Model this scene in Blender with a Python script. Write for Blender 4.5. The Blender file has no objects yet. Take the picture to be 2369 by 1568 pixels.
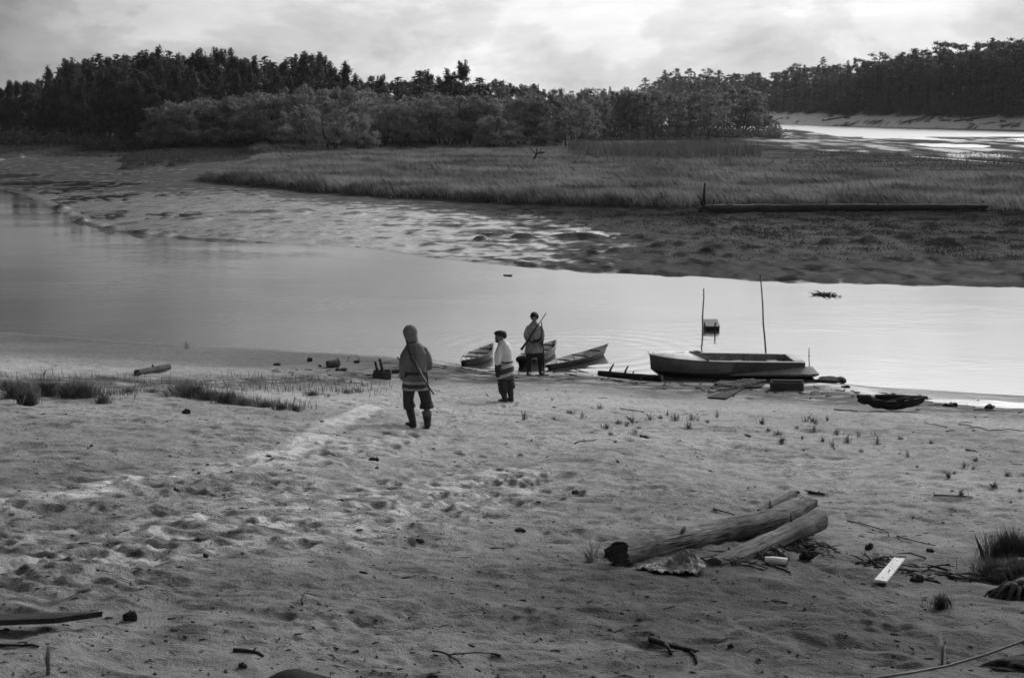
import bpy, math, random
import numpy as np
from mathutils import Vector, Matrix

random.seed(7)
RNG = np.random.default_rng(7)
C = bpy.context.scene.collection
SC = bpy.context.scene
R = math.radians

# ---------------------------------------------------------------- camera
HC = 7.4                       # eye height above the river
FPX = 2369 * 50 / 36           # focal length in units of a 2369-wide picture
PITCH = math.atan((784 - 240) / FPX)
cam = bpy.data.cameras.new('camera')
cam.lens = 50; cam.sensor_width = 36; cam.clip_start = 0.1; cam.clip_end = 20000
camo = bpy.data.objects.new('camera', cam); C.objects.link(camo)
camo.location = (0, 0, HC)
camo.rotation_euler = (math.pi / 2 - PITCH, 0, 0)
SC.camera = camo

# ---------------------------------------------------------------- sun and exposure
SUN_AZ, SUN_EL = R(34), R(23)
sl = bpy.data.lights.new('sun', 'SUN'); sl.energy = 3.0; sl.angle = R(22); sl.color = (1, 1, 1)
slo = bpy.data.objects.new('sun', sl); C.objects.link(slo)
slo.rotation_euler = Vector((-math.sin(SUN_AZ) * math.cos(SUN_EL), -math.cos(SUN_AZ) * math.cos(SUN_EL), -math.sin(SUN_EL))).to_track_quat('-Z', 'Y').to_euler()
SC.view_settings.view_transform = 'Standard'
SC.view_settings.look = 'None'
SC.view_settings.exposure = 0.0
SC.view_settings.gamma = 1
SC.render.engine = 'CYCLES'
SC.cycles.use_denoising = True
SC.cycles.denoiser = 'OPENIMAGEDENOISE'
SC.cycles.denoising_input_passes = 'RGB_ALBEDO_NORMAL'
SC.cycles.denoising_prefilter = 'ACCURATE'
SC.cycles.max_bounces = 6
SC.cycles.volume_bounces = 0
SC.cycles.diffuse_bounces = 3
SC.cycles.glossy_bounces = 3
SC.cycles.filter_width = 1.7
SC.cycles.caustics_reflective = False
SC.cycles.caustics_refractive = False


# ---------------------------------------------------------------- node helpers
class NT:
    def __init__(s, tree):
        s.t = tree; s.n = tree.nodes; s.l = tree.links
    def new(s, typ, **kw):
        nd = s.n.new(typ)
        for k, v in kw.items(): setattr(nd, k, v)
        return nd
    def put(s, sock, v):
        if isinstance(v, bpy.types.NodeSocket): s.l.new(v, sock)
        else: sock.default_value = v
    def m(s, op, a, b=None, c=None, clamp=False):
        nd = s.new('ShaderNodeMath', operation=op, use_clamp=clamp)
        s.put(nd.inputs[0], a)
        if b is not None: s.put(nd.inputs[1], b)
        if c is not None: s.put(nd.inputs[2], c)
        return nd.outputs[0]
    def mr(s, v, a, b, c, d, smooth=True):
        nd = s.new('ShaderNodeMapRange'); nd.interpolation_type = 'SMOOTHSTEP' if smooth else 'LINEAR'
        s.put(nd.inputs['Value'], v)
        for k, q in zip(('From Min', 'From Max', 'To Min', 'To Max'), (a, b, c, d)): s.put(nd.inputs[k], q)
        return nd.outputs['Result']
    def xyz(s, x, y, z):
        nd = s.new('ShaderNodeCombineXYZ')
        for i, q in enumerate((x, y, z)): s.put(nd.inputs[i], q)
        return nd.outputs[0]
    def noise(s, vec, scale, detail=4, rough=.55, dist=0.0, dim='3D'):
        nd = s.new('ShaderNodeTexNoise'); nd.noise_dimensions = dim
        if vec is not None: s.l.new(vec, nd.inputs['Vector'])
        nd.inputs['Scale'].default_value = scale; nd.inputs['Detail'].default_value = detail
        nd.inputs['Roughness'].default_value = rough; nd.inputs['Distortion'].default_value = dist
        return nd.outputs['Fac']
    def bump(s, h, strength, dist):
        nd = s.new('ShaderNodeBump'); s.put(nd.inputs['Height'], h)
        nd.inputs['Strength'].default_value = strength; nd.inputs['Distance'].default_value = dist
        return nd.outputs[0]


# ---------------------------------------------------------------- sky: cloud deck in front of a Nishita sky, black-and-white film
w = bpy.data.worlds.new('World'); SC.world = w; w.use_nodes = True
w.node_tree.nodes.clear()
N = NT(w.node_tree)
tc = N.new('ShaderNodeTexCoord')
sp = N.new('ShaderNodeSeparateXYZ'); N.l.new(tc.outputs['Generated'], sp.inputs[0])
X, Y, Z = sp.outputs
az = N.m('ARCTAN2', X, Y); el = N.m('ARCSINE', Z)
den = N.m('ADD', N.m('MAXIMUM', Z, 0.0), 0.16)
pv = N.xyz(N.m('DIVIDE', X, den), N.m('DIVIDE', Y, den), 0.0)
n1 = N.noise(pv, 0.62, 7, .55, .5)                                  # broad cloud deck
pv2 = N.xyz(N.m('MULTIPLY', az, 1.0), N.m('MULTIPLY', el, 2.1), 3.7)
n2 = N.noise(pv2, 7.5, 8, .58, .25)                                 # heaped clouds near the horizon
n3 = N.noise(pv2, 22.0, 5, .6, .3)
puff = N.mr(n2, .465, .55, 0, 1)
hole = N.mr(n2, .47, .34, 0, 1)
base = N.mr(az, R(-28), R(-4), .18, .80)
base = N.m('ADD', base, N.mr(az, R(-3), R(24), 0, -.06))
deck = N.mr(n1, .34, .68, .80, 1.10)
lum = N.m('MULTIPLY', base, deck)
lum = N.m('MULTIPLY', lum, N.m('SUBTRACT', N.m('ADD', .90, N.m('MULTIPLY', puff, .22)), N.m('MULTIPLY', hole, .24)))
lum = N.m('MULTIPLY', lum, N.mr(n3, .3, .7, .95, 1.05))
# the sun behind the clouds, above the frame to the right
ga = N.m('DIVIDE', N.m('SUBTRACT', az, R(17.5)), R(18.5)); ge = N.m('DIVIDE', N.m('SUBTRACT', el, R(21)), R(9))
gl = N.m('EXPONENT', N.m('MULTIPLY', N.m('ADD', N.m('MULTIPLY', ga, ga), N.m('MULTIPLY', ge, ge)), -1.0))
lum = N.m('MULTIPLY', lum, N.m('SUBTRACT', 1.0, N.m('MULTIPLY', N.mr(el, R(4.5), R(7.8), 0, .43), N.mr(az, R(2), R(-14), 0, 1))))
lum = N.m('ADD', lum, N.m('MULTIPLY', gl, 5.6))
lum = N.m('ADD', lum, N.mr(el, R(25), R(60), 0, .12))
lum = N.m('MULTIPLY', lum, N.mr(Y, -.7, .4, .42, 1.0))
sky = N.new('ShaderNodeTexSky', sky_type='NISHITA', sun_disc=False)
sky.sun_elevation = SUN_EL; sky.sun_rotation = SUN_AZ
bw = N.new('ShaderNodeRGBToBW'); N.l.new(sky.outputs[0], bw.inputs[0])
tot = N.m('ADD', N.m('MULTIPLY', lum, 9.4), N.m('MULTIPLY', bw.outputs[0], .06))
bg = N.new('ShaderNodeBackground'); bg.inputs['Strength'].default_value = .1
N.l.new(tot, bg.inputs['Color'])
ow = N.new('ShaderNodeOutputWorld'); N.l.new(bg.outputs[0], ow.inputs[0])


# ---------------------------------------------------------------- object bookkeeping
def tag(o, label=None, cat=None, group=None, kind=None):
    if label: o['label'] = label
    if cat: o['category'] = cat
    if group: o['group'] = group
    if kind: o['kind'] = kind
    return o

def thing(name, label, cat, loc=(0, 0, 0), rz=0.0, group=None):
    o = bpy.data.objects.new(name, None); C.objects.link(o)
    o.empty_display_size = .2
    o.location = loc; o.rotation_euler = (0, 0, rz)
    return tag(o, label, cat, group)

def link(name, me, mat=None, parent=None, smooth=True):
    if mat is not None: me.materials.append(mat)
    if smooth: me.polygons.foreach_set('use_smooth', np.ones(len(me.polygons), dtype=bool))
    o = bpy.data.objects.new(name, me); C.objects.link(o)
    if parent is not None: o.parent = parent
    return o

def copy_tree(o, parent=None):
    c = o.copy(); C.objects.link(c)
    if parent is not None: c.parent = parent
    for ch in list(o.children): copy_tree(ch, c)
    return c

def bigmesh(name, V, F):
    V = np.asarray(V, dtype=np.float32); F = np.asarray(F, dtype=np.int32)
    me = bpy.data.meshes.new(name)
    me.vertices.add(len(V)); me.vertices.foreach_set('co', V.ravel())
    k = F.shape[1]
    me.loops.add(F.size); me.loops.foreach_set('vertex_index', F.ravel())
    me.polygons.add(len(F)); me.polygons.foreach_set('loop_start', np.arange(len(F), dtype=np.int32) * k)
    me.update(calc_edges=True)
    return me


# ---------------------------------------------------------------- numpy noise
def _hash(ix, iy, seed):
    h = (ix.astype(np.int64) * 374761393 + iy.astype(np.int64) * 668265263 + seed * 974711) & 0x7fffffff
    h = ((h ^ (h >> 13)) * 1274126177) & 0x7fffffff
    h = h ^ (h >> 16)
    return (h & 0xffff) / 65535.0

def perlin(x, y, seed=0):
    x = np.asarray(x, float); y = np.asarray(y, float)
    ix = np.floor(x); iy = np.floor(y); fx = x - ix; fy = y - iy
    u = fx * fx * fx * (fx * (fx * 6 - 15) + 10); v = fy * fy * fy * (fy * (fy * 6 - 15) + 10)
    def g(dx, dy):
        a = _hash(ix + dx, iy + dy, seed) * 2 * np.pi
        return np.cos(a) * (fx - dx) + np.sin(a) * (fy - dy)
    a = g(0, 0) * (1 - u) + g(1, 0) * u; b = g(0, 1) * (1 - u) + g(1, 1) * u
    return (a * (1 - v) + b * v) * 1.5

def fbm(x, y, seed=0, oct=4, gain=.5):
    r = 0; a = 1.0; f = 1.0; t = 0
    for o in range(oct):
        r = r + a * perlin(np.asarray(x) * f + o * 17.3, np.asarray(y) * f - o * 9.1, seed + o); t += a
        a *= gain; f *= 2.03
    return r / t

def worley(x, y, seed=0):
    x = np.asarray(x, float); y = np.asarray(y, float)
    ix = np.floor(x); iy = np.floor(y); d = np.full(x.shape, 9.0); h = np.zeros(x.shape)
    for dx in (-1, 0, 1):
        for dy in (-1, 0, 1):
            cx = ix + dx + _hash(ix + dx, iy + dy, seed); cy = iy + dy + _hash(ix + dx, iy + dy, seed + 5)
            q = (cx - x) ** 2 + (cy - y) ** 2
            k = q < d
            d = np.where(k, q, d); h = np.where(k, _hash(ix + dx, iy + dy, seed + 9), h)
    return np.sqrt(d), h

def sstep(a, b, x):
    t = np.clip((np.asarray(x, float) - a) / (b - a), 0, 1)
    return t * t * (3 - 2 * t)


# ---------------------------------------------------------------- picture point -> place
def ray(xd, yd):
    u = (xd - 1184.5) / FPX; v = (784 - yd) / FPX
    c, s = math.cos(PITCH), math.sin(PITCH)
    return Vector((u, c + v * s, -s + v * c))          # camera depth 1

def onz(xd, yd, z=0.0):
    d = ray(xd, yd); t = (z - HC) / d.z
    return Vector((0, 0, HC)) + d * t

def depth(p):                                           # depth along the camera axis
    return p[1] * math.cos(PITCH) - (p[2] - HC) * math.sin(PITCH)

def mpp(p): return depth(p) / FPX                       # metres per picture unit at p

# ================================================================ TERRAIN
def poly_xy(pts, z=0.0):
    q = [onz(a, b, z) for a, b in pts]
    return np.array([p.x for p in q]), np.array([p.y for p in q])

NWX, NWY = poly_xy([(-300, 745), (0, 768), (120, 776), (250, 787), (400, 795), (500, 801), (620, 808), (700, 812), (800, 817), (900, 823), (980, 830), (1050, 840), (1110, 850), (1180, 856), (1270, 857), (1340, 859), (1400, 866), (1480, 876), (1560, 880), (1700, 882), (1800, 883), (1900, 884), (1980, 890), (2050, 897), (2130, 901), (2200, 905), (2300, 911), (2369, 915), (2700, 925)])
FWX, FWY = poly_xy([(-300, 400), (0, 437), (60, 452), (110, 476), (150, 496), (200, 520), (240, 532), (320, 544), (400, 551), (480, 557), (560, 561), (700, 566), (820, 572), (900, 580), (950, 590), (1020, 598), (1100, 606), (1200, 614), (1300, 622), (1400, 631), (1500, 634), (1620, 639), (1700, 645), (1800, 650), (1900, 653), (2100, 658), (2369, 661), (2700, 664)])
IFX, IFY = poly_xy([(425, 414), (455, 422), (520, 429), (600, 436), (700, 446), (800, 455), (1000, 466), (1200, 477), (1400, 486), (1560, 492), (1640, 486), (1800, 488), (2000, 494), (2200, 498), (2369, 502), (2900, 512)])
LBX, LBY = poly_xy([(-600, 352), (0, 360), (80, 357), (200, 350), (420, 346), (640, 342), (800, 330)])      # foot of the left wood
_ps = np.array([-60, -8, -3, 0, 3.5, 7, 13, 20, 25, 29.5, 35, 42, 60, 200]); _pz = np.array([-.9, -.75, -.28, 0, .30, .70, 1.49, 2.45, 3.1, 3.66, 4.4, 5.2, 5.7, 6.0])
_sg = np.linspace(-60, 200, 5201); _zg = np.interp(_sg, _ps, _pz)
_k = np.ones(41) / 41
_zg = np.convolve(np.pad(_zg, 20, 'edge'), _k, 'valid'); _zg -= np.interp(0, _sg, _zg)

# far right bank: polyline of its foot, seen from the island side
BKX = np.array([330., 240, 178, 146, 121, 97, 86, 82, 70, 55, 20]); BKY = np.array([190., 280, 352, 406, 455, 507, 590, 700, 1000, 1500, 3000])
_by = np.linspace(190, 3000, 2000); _bs = np.gradient(np.interp(_by, BKY, BKX), _by)
def bank_q(x, y):                                       # >0 on the far bank
    bx = np.interp(y, BKY, BKX)
    sl = np.interp(y, _by, _bs)
    return (x - bx) / np.sqrt(1 + sl * sl)

CH = [onz(a, b) for a, b in ((1960, 318), (1860, 305), (1800, 299), (1770, 296))]     # near edge of the second channel
CHX = np.array([120., 82, 70, 65, 65, 72, 79, 79, 60, 20]); CHY = np.array([150., 190, 210, 232, 268, 330, 386, 412, 460, 520])
def chan_m(x, y):                                        # 1 in the open water of the second channel
    cx = np.interp(y, CHY, CHX)
    wob = 2.5 * fbm(x / 14, y / 20, 31, 3)
    return sstep(-1.0, 3.0, x - cx + wob) * sstep(140, 170, y)

CRX, CRY = poly_xy([(1800, 350.5), (1870, 351), (2000, 354), (2120, 361), (2250, 371), (2369, 379), (2500, 388)], .3)   # narrow side creek
def creek_d(x, y):
    d = np.full(np.shape(x), 1e9)
    for i in range(len(CRX) - 1):
        ax, ay, bx, by = CRX[i], CRY[i], CRX[i + 1], CRY[i + 1]
        vx, vy = bx - ax, by - ay
        t = np.clip(((x - ax) * vx + (y - ay) * vy) / (vx * vx + vy * vy), 0, 1)
        d = np.minimum(d, np.hypot(x - ax - t * vx, y - ay - t * vy))
    return d

ISLETS = []
for a, b, rx, ry, hh in ((470, 358, 150, 26, .55), (335, 381, 34, 9, .35), (424, 377, 24, 6, .35), (30, 358, 42, 40, .8), (700, 352, 60, 10, .5)):
    p = onz(a, b, .3); ISLETS.append((p.x, p.y, rx * p.y / FPX, ry, hh))
MOUNDS = []
for a, b, rx, hh in ((1340, 550, 52, .30), (1210, 551, 26, .22), (1660, 579, 26, .22), (1525, 576, 22, .24), (1575, 572, 16, .2), (1425, 585, 20, .18), (1580, 597, 20, .18), (1690, 601, 16, .16), (1790, 590, 18, .16), (1920, 571, 26, .22), (2010, 568, 24, .2), (2190, 570, 22, .2), (2100, 560, 20, .2), (2260, 574, 26, .22), (1640, 588, 18, .2), (1110, 556, 14, .2), (1480, 553, 18, .2), (1700, 538, 8, .2), (620, 493, 30, .16), (700, 490, 30, .15), (455, 509, 26, .14), (820, 498, 25, .14), (75, 444, 14, .2), (140, 484, 16, .22), (185, 514, 12, .24), (250, 533, 20, .14), (330, 541, 26, .12), (560, 494, 20, .14)):
    p = onz(a, b); MOUNDS.append((p.x, p.y, rx * p.y / FPX, hh))

PUDS = []
for a, b, rx in ((1120, 524, 30), (1010, 555, 70), (1240, 572, 40), (1430, 606, 34), (1500, 612, 20), (2215, 607, 22), (1120, 590, 40), (780, 560, 60), (1480, 566, 22), (1690, 537, 20), (1560, 512, 16), (1330, 500, 30), (1240, 497, 22), (1000, 500, 40), (1860, 600, 14), (2050, 600, 14), (1650, 560, 16), (1290, 600, 24), (1390, 536, 40)):
    p = onz(a, b); PUDS.append((p.x, p.y, rx * p.y / FPX, .075))

def island_m(x, y):
    yi = np.interp(x, IFX, IFY)
    wob = 1.3 * fbm(x / 4, y / 5, 41, 3)
    xl = np.interp(y, [130, 137, 150, 195, 215], [-33, -31.5, -29.5, -35, -40.])
    m = sstep(-.2, 2.6, y - yi + wob) * sstep(-1, 3, x - xl + wob)
    # low muddy bar on the right, beyond the side creek
    bar = sstep(-1, 3, y - np.interp(x, CRX, CRY) + wob) * sstep(40, 47, x + wob)
    return m * (1 - bar)

TRK = None
def seg_d(x, y, pts):                                    # distance to a ground polyline
    d = np.full(np.shape(x), 1e9)
    for (ax, ay), (bx, by) in zip(pts, pts[1:]):
        vx, vy = bx - ax, by - ay
        t = np.clip(((x - ax) * vx + (y - ay) * vy) / (vx * vx + vy * vy), 0, 1)
        d = np.minimum(d, np.hypot(x - ax - t * vx, y - ay - t * vy))
    return d

def _near(x, y, s, fine):
    near = np.interp(s, _sg, _zg)
    if fine:
        am = sstep(-1, 7, s) * .75 + .25
        rel = .030 * perlin(x / 1.7, y / 1.1, 1) + .032 * fbm(x / 4.5, y / 3.6, 2, 2)
        fg = sstep(4, 12, s); fh = sstep(1, 8, s)
        tk = fh
        if TRK:
            trd = np.minimum(seg_d(x, y, TRK[0]), seg_d(x, y, TRK[1]))
            tk = fh * (.72 + .42 * sstep(1.7, .4, trd)) * (.55 + .9 * np.clip(fbm(x / 2.6, y / 2.2, 10, 2) + .35, 0, 1))
        wx = x + .22 * perlin(x / .7, y / .6, 101); wy = y + .20 * perlin(x / .6 + 7, y / .55, 102)
        rel = rel + fg * .034 * perlin(wx / .62, wy / .40, 3) + tk * (.030 * perlin(wx / .27, wy / .19, 4) + .019 * perlin(wx / .13, wy / .085, 7) * (.5 + 1.2 * np.clip(perlin(x / 1.4, y / 1.1, 9) + .3, 0, 1)))
        wd, wh = worley(wx / .70, wy / .50, 6)
        rel = rel - fg * .034 * (wh > .5) * np.clip(1 - wd / .36, 0, 1) ** .8 * (.4 + wh)
        wd2, wh2 = worley(wx / .33 + 3.1, wy / .24, 8)
        rel = rel - tk * .030 * np.clip(1 - wd2 / .42, 0, 1) * np.clip(wh2 * 1.6 - .5, 0, 1)
        near = near + am * rel * sstep(-3, .6, s) + .012 * perlin(x / .5, y / .35, 5) * sstep(-.5, 1.5, s) * (1 - fg)
    return near

def _far(x, y, t, fine):
    far = np.clip(t * .05, -.9, 0)
    mu = np.interp(x, [-60, -32, -18, -8, 0, 8, 20, 40], [-.02, -.012, .0, .012, .035, .10, .155, .185])
    tt = sstep(0, 3.0, t)
    mud = mu + .0012 * np.clip(t, 0, 60)
    if fine:
        rough = np.interp(x, [-30, 3, 16], [.050, .055, .085])
        mud = mud + rough * fbm(x / 2.6, y / 5.5, 11, 4, .6) + .035 * fbm(x / .9, y / 1.7, 24, 3, .6) + .05 * perlin(x / 9, y / 14, 12)
        wd, wh = worley(x / 1.15 + .3 * perlin(x, y / 2, 103), y / 2.1, 13)
        mud = mud + np.interp(x, [-4, 12], [.045, .10]) * (wh > .60) * np.clip(1 - wd / .5, 0, 1) ** .8
        wd, wh = worley(x / .55, y / 1.0, 23)
        mud = mud + .05 * (wh > .5) * np.clip(1 - wd / .5, 0, 1) * np.interp(x, [-4, 12], [.3, 1])
    far = far + tt * mud + (1 - tt) * sstep(-.3, .2, t) * .02
    lip = np.interp(x, [-36, -31, -24, -15, -12, -3, 2, 20], [.03, .10, .12, .09, .02, .03, .08, .08]) * (.15 + 1.6 * np.clip(fbm(x / 1.4, y / 4, 14, 3) + .35, 0, 1))
    far = far + lip * sstep(-.25, .35, t) * sstep(3.2, .6, t)
    for mx, my, mr_, mh in MOUNDS:
        k = (np.abs(x - mx) < 2 * mr_ + .5) & (np.abs(y - my) < 3 * mr_ + .5)
        if k.any():
            q = ((x[k] - mx) / mr_) ** 2 + ((y[k] - my) / (mr_ * 1.5)) ** 2
            far[k] += mh * np.exp(-q * q * .8)
    for mx, my, mr_, mh in PUDS:
        k = (np.abs(x - mx) < 2.4 * mr_) & (np.abs(y - my) < 2.4 * (mr_ * .8 + .5))
        if k.any():
            q = ((x[k] - mx) / mr_) ** 2 + ((y[k] - my) / (mr_ * .8 + .5)) ** 2
            far[k] -= mh * np.exp(-q) * (.2 + 2.2 * np.clip(fbm(x[k] / 2.6, y[k] / 1.2, 28, 4, .6) + .25, 0, 1.0))
    p = MOUNDS[0]
    q = ((x - p[0]) / (p[2] * 1.7)) ** 2 + ((y - p[1] - .8) / (p[2] * 2.4)) ** 2
    far = far - .16 * np.exp(-q)
    k = y > 84
    if k.any():
        z = far[k]; xk, yk = x[k], y[k]
        im = island_m(xk, yk)
        z = z * (1 - im) + im * (.55 + .12 * fbm(xk / 9, yk / 12, 15, 3))
        for mx, my, rx, ry, hh in ISLETS:
            q = ((xk - mx) / rx) ** 2 + ((yk - my) / ry) ** 2
            z = z + hh * sstep(1.15, .8, q)
        far[k] = z
    k = y > 140
    if k.any():
        z = far[k]; xk, yk = x[k], y[k]
        lb = sstep(-1, 6, yk - np.interp(xk, LBX, LBY) + 2 * fbm(xk / 7, yk / 9, 16, 2)) * sstep(10, -12, xk)
        z = z * (1 - lb) + lb * (.9 + .2 * fbm(xk / 12, yk / 12, 17, 2))
        z = z - .9 * sstep(4.2, 2.8, creek_d(xk, yk) + .5 * fbm(xk / 5, yk / 5, 18, 2))
        cm = chan_m(xk, yk)
        z = z * (1 - cm) + cm * (-.35 + .55 * sstep(-.22, .05, fbm(xk / 16, yk / 30, 19, 4)) * sstep(365, 300, yk))
        q = bank_q(xk, yk)
        bk = sstep(-8, 2, q)
        bz = np.clip((q + .5 + 1.5 * fbm(xk / 7, yk / 9, 20, 3)) * .36, -.5, 5.2)
        far[k] = z * (1 - bk) + bk * np.where(yk > 150, bz, z)
    return far

def hfun(x, y, fine=True):
    x = np.asarray(x, float); y = np.asarray(y, float); sh = x.shape
    x = np.atleast_1d(x).ravel(); y = np.atleast_1d(y).ravel()
    s = np.interp(x, NWX, NWY) - y; t = y - np.interp(x, FWX, FWY)
    z = np.full(x.shape, -.9)
    k = s > -14
    if k.any(): z[k] = _near(x[k], y[k], s[k], fine)
    k = t > -15
    if k.any(): z[k] = np.maximum(z[k], _far(x[k], y[k], t[k], fine))
    return z.reshape(sh)

_T = np.exp(np.linspace(math.log(6.0), math.log(900), 500))
def G(xd, yd):                                           # ground point under a picture point
    d = ray(xd, yd); T = _T
    for k in range(2):
        f = HC + d.z * T - np.maximum(hfun(d.x * T, d.y * T, k == 1), -.02)
        i = int(np.argmax(f < 0))
        if i == 0: return onz(xd, yd)
        if k == 0: T = np.linspace(T[max(i - 4, 0)], T[min(i + 3, len(T) - 1)], 70)
    a = f[i - 1] / (f[i - 1] - f[i]); t = T[i - 1] + a * (T[i] - T[i - 1])
    return Vector((d.x * t, d.y * t, HC + d.z * t))

def gz(x, y): return float(hfun(np.array([x]), np.array([y]))[0])

def seg_d(x, y, pts):                                    # distance to a ground polyline
    d = np.full(np.shape(x), 1e9)
    for (ax, ay), (bx, by) in zip(pts, pts[1:]):
        vx, vy = bx - ax, by - ay
        t = np.clip(((x - ax) * vx + (y - ay) * vy) / (vx * vx + vy * vy), 0, 1)
        d = np.minimum(d, np.hypot(x - ax - t * vx, y - ay - t * vy))
    return d
def gl(pts): return [tuple(G(a, b))[:2] for a, b in pts]

TRK = (gl([(1160, 1100), (1060, 1140), (950, 1160), (820, 1180), (640, 1215), (500, 1235), (300, 1260), (120, 1290), (-100, 1330)]), gl([(900, 960), (860, 1000), (760, 1040), (640, 1090), (420, 1130), (200, 1170), (-50, 1210)]))
rows = np.concatenate([np.linspace(-70, 6.9, 40), np.exp(np.arange(math.log(7.0), math.log(46), .0026)), np.exp(np.arange(math.log(46.1), math.log(150), .0022)),
                       np.exp(np.arange(math.log(150.5), math.log(620), .006)), np.exp(np.arange(math.log(625), math.log(9000), .04))])
cols = np.linspace(-1, 1, 721); cols = .80 * np.sign(cols) * np.abs(cols) ** 1.25
YY, TT = np.meshgrid(rows, cols, indexing='ij')
XX = TT * np.maximum(YY, 9.0)
XX = np.where(YY < 7, TT * (9 + (7 - YY) * .6), XX)
ZZ = hfun(XX, YY)
# boot prints trodden along the two tracks
fr = random.Random(77); FP = []
for trk_, n_, sp in ((TRK[0], 90, .55), (TRK[1], 80, .45), (gl([(985, 985), (1080, 960), (1170, 930)]), 16, .25), (gl([(1000, 1010), (1150, 1080), (1300, 1180)]), 24, .4)):
    for i in range(n_):
        j = fr.randrange(len(trk_) - 1); a_, b_ = trk_[j], trk_[j + 1]; u_ = fr.random(); px_ = a_[0] + (b_[0] - a_[0]) * u_ + fr.gauss(0, sp); py_ = a_[1] + (b_[1] - a_[1]) * u_ + fr.gauss(0, sp)
        FP.append((px_, py_, math.atan2(b_[1] - a_[1], b_[0] - a_[0]) + fr.gauss(0, .3)))
for px_, py_, an_ in FP:
    r0_, r1_ = np.searchsorted(rows, (py_ - .4, py_ + .4)); sl_ = slice(r0_, r1_)
    dx_ = XX[sl_] - px_; dy_ = YY[sl_] - py_; u_ = (dx_ * math.cos(an_) + dy_ * math.sin(an_)) / .155; v_ = (-dx_ * math.sin(an_) + dy_ * math.cos(an_)) / .075
    q_ = np.sqrt(u_ * u_ + v_ * v_); ZZ[sl_] += -.036 * sstep(1.05, .65, q_) + .012 * np.exp(-((q_ - 1.35) / .28) ** 2)
nr, nc = YY.shape
V = np.stack([XX, YY, ZZ], -1).reshape(-1, 3)
ii = (np.arange(nr - 1)[:, None] * nc + np.arange(nc - 1)[None, :]).ravel()
ground_me = bigmesh('ground', V, np.stack([ii, ii + 1, ii + nc + 1, ii + nc], 1))

# ---- what the ground is made of, per vertex: R albedo, G wetness, B clod roughness
x, y, z = XX.ravel(), YY.ravel(), ZZ.ravel()
s = np.interp(x, NWX, NWY) - y
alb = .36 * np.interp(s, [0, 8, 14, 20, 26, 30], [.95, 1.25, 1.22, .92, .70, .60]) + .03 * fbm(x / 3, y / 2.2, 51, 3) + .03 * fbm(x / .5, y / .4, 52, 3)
alb = alb * (1 + .38 * fbm(x / 5.5, y / 3.4, 77, 3))
# dry pale trodden strips
tr1 = seg_d(x, y, gl([(860, 938), (800, 968), (740, 1000), (690, 1035), (620, 1058)]))
tr1b = seg_d(x, y, gl([(620, 1058), (480, 1085), (330, 1110), (150, 1140), (0, 1165), (-150, 1190)]))
wid = .17 + .10 * fbm(x / 1.2, y / 1.2, 53, 2)
alb = alb + .38 * sstep(1.8, .8, tr1 / wid) * (.8 + .4 * perlin(x / .3, y / .25, 54))
alb = alb + .16 * sstep(.42, .12, tr1b + .10 * fbm(x / .9, y / .7, 154, 2)) + .24 * sstep(1.0, .1, tr1b) * sstep(-.02, .30, fbm(x / .8, y / .45, 153, 4, .6) + .12 - .1 * tr1b)
tr2 = seg_d(x, y, gl([(1160, 1100), (1060, 1140), (950, 1160), (820, 1180), (640, 1215), (500, 1235), (300, 1260), (120, 1290), (-100, 1330)]))
m2 = sstep(1.7, .2, tr2) * sstep(-.08, .22, fbm(x / .42, y / .34, 55, 4, .6))
alb = alb + .27 * m2
alb = alb - .16 * sstep(1.8, .3, tr2) * sstep(.12, .32, fbm(x / .30, y / .22, 56, 3, .6))
tr3 = seg_d(x, y, gl([(900, 960), (880, 1010), (760, 1060), (640, 1120), (420, 1190)]))
alb = alb + .16 * sstep(1.1, .1, tr3) * sstep(-.1, .3, fbm(x / .5, y / .3, 57, 3, .6))
# churned darker clods
ch = fbm(x / 2.6, y / 2.2, 58, 3)
alb = alb - .12 * sstep(-.05, .3, ch) * sstep(.0, .3, fbm(x / .33, y / .24, 59, 3, .65)) * sstep(9, 12, s)
# dark humus and drift litter: band behind the waterline, heavier by the boats
bnd = seg_d(x, y, gl([(-300, 888), (0, 884), (200, 880), (450, 884), (650, 882), (850, 872), (960, 864)]))
lit = 1.15 * np.exp(-((bnd + 1.0 * fbm(x / 4, y / 4, 60, 2)) / 1.7) ** 2) + 1.0 * np.exp(-((s - 2.0) / 2.6) ** 2) * sstep(-6, -2, x) + .9 * np.exp(-((s - 3.6) / 3.2) ** 2) * sstep(5, 9, x)
lit = np.clip(lit, 0, 1) * sstep(-.50, .10, fbm(x / .85, y / .55, 61, 4, .62))
alb = alb * (1 - .80 * lit)
# darker patches in the foreground right and around the fallen logs
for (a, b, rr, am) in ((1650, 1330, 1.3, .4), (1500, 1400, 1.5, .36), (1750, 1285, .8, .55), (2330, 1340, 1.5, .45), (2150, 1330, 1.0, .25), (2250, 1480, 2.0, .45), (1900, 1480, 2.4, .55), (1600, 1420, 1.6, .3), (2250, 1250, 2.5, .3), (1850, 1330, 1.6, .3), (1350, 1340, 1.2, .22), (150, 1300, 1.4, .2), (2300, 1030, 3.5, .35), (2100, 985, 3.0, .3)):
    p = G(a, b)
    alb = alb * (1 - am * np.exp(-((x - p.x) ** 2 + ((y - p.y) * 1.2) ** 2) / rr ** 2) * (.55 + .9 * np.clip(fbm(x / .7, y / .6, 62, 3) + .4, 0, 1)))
hol = fbm(x / .62, y / .5, 66, 2)
wd, wh = worley(x / .62, y / .52, 6)
alb = alb * (1 - .22 * sstep(.1, .5, hol) * sstep(6, 12, s)) * (1 - .22 * sstep(7, 13, s) * (wh > .35) * np.clip(1 - wd / .40, 0, 1))
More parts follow.
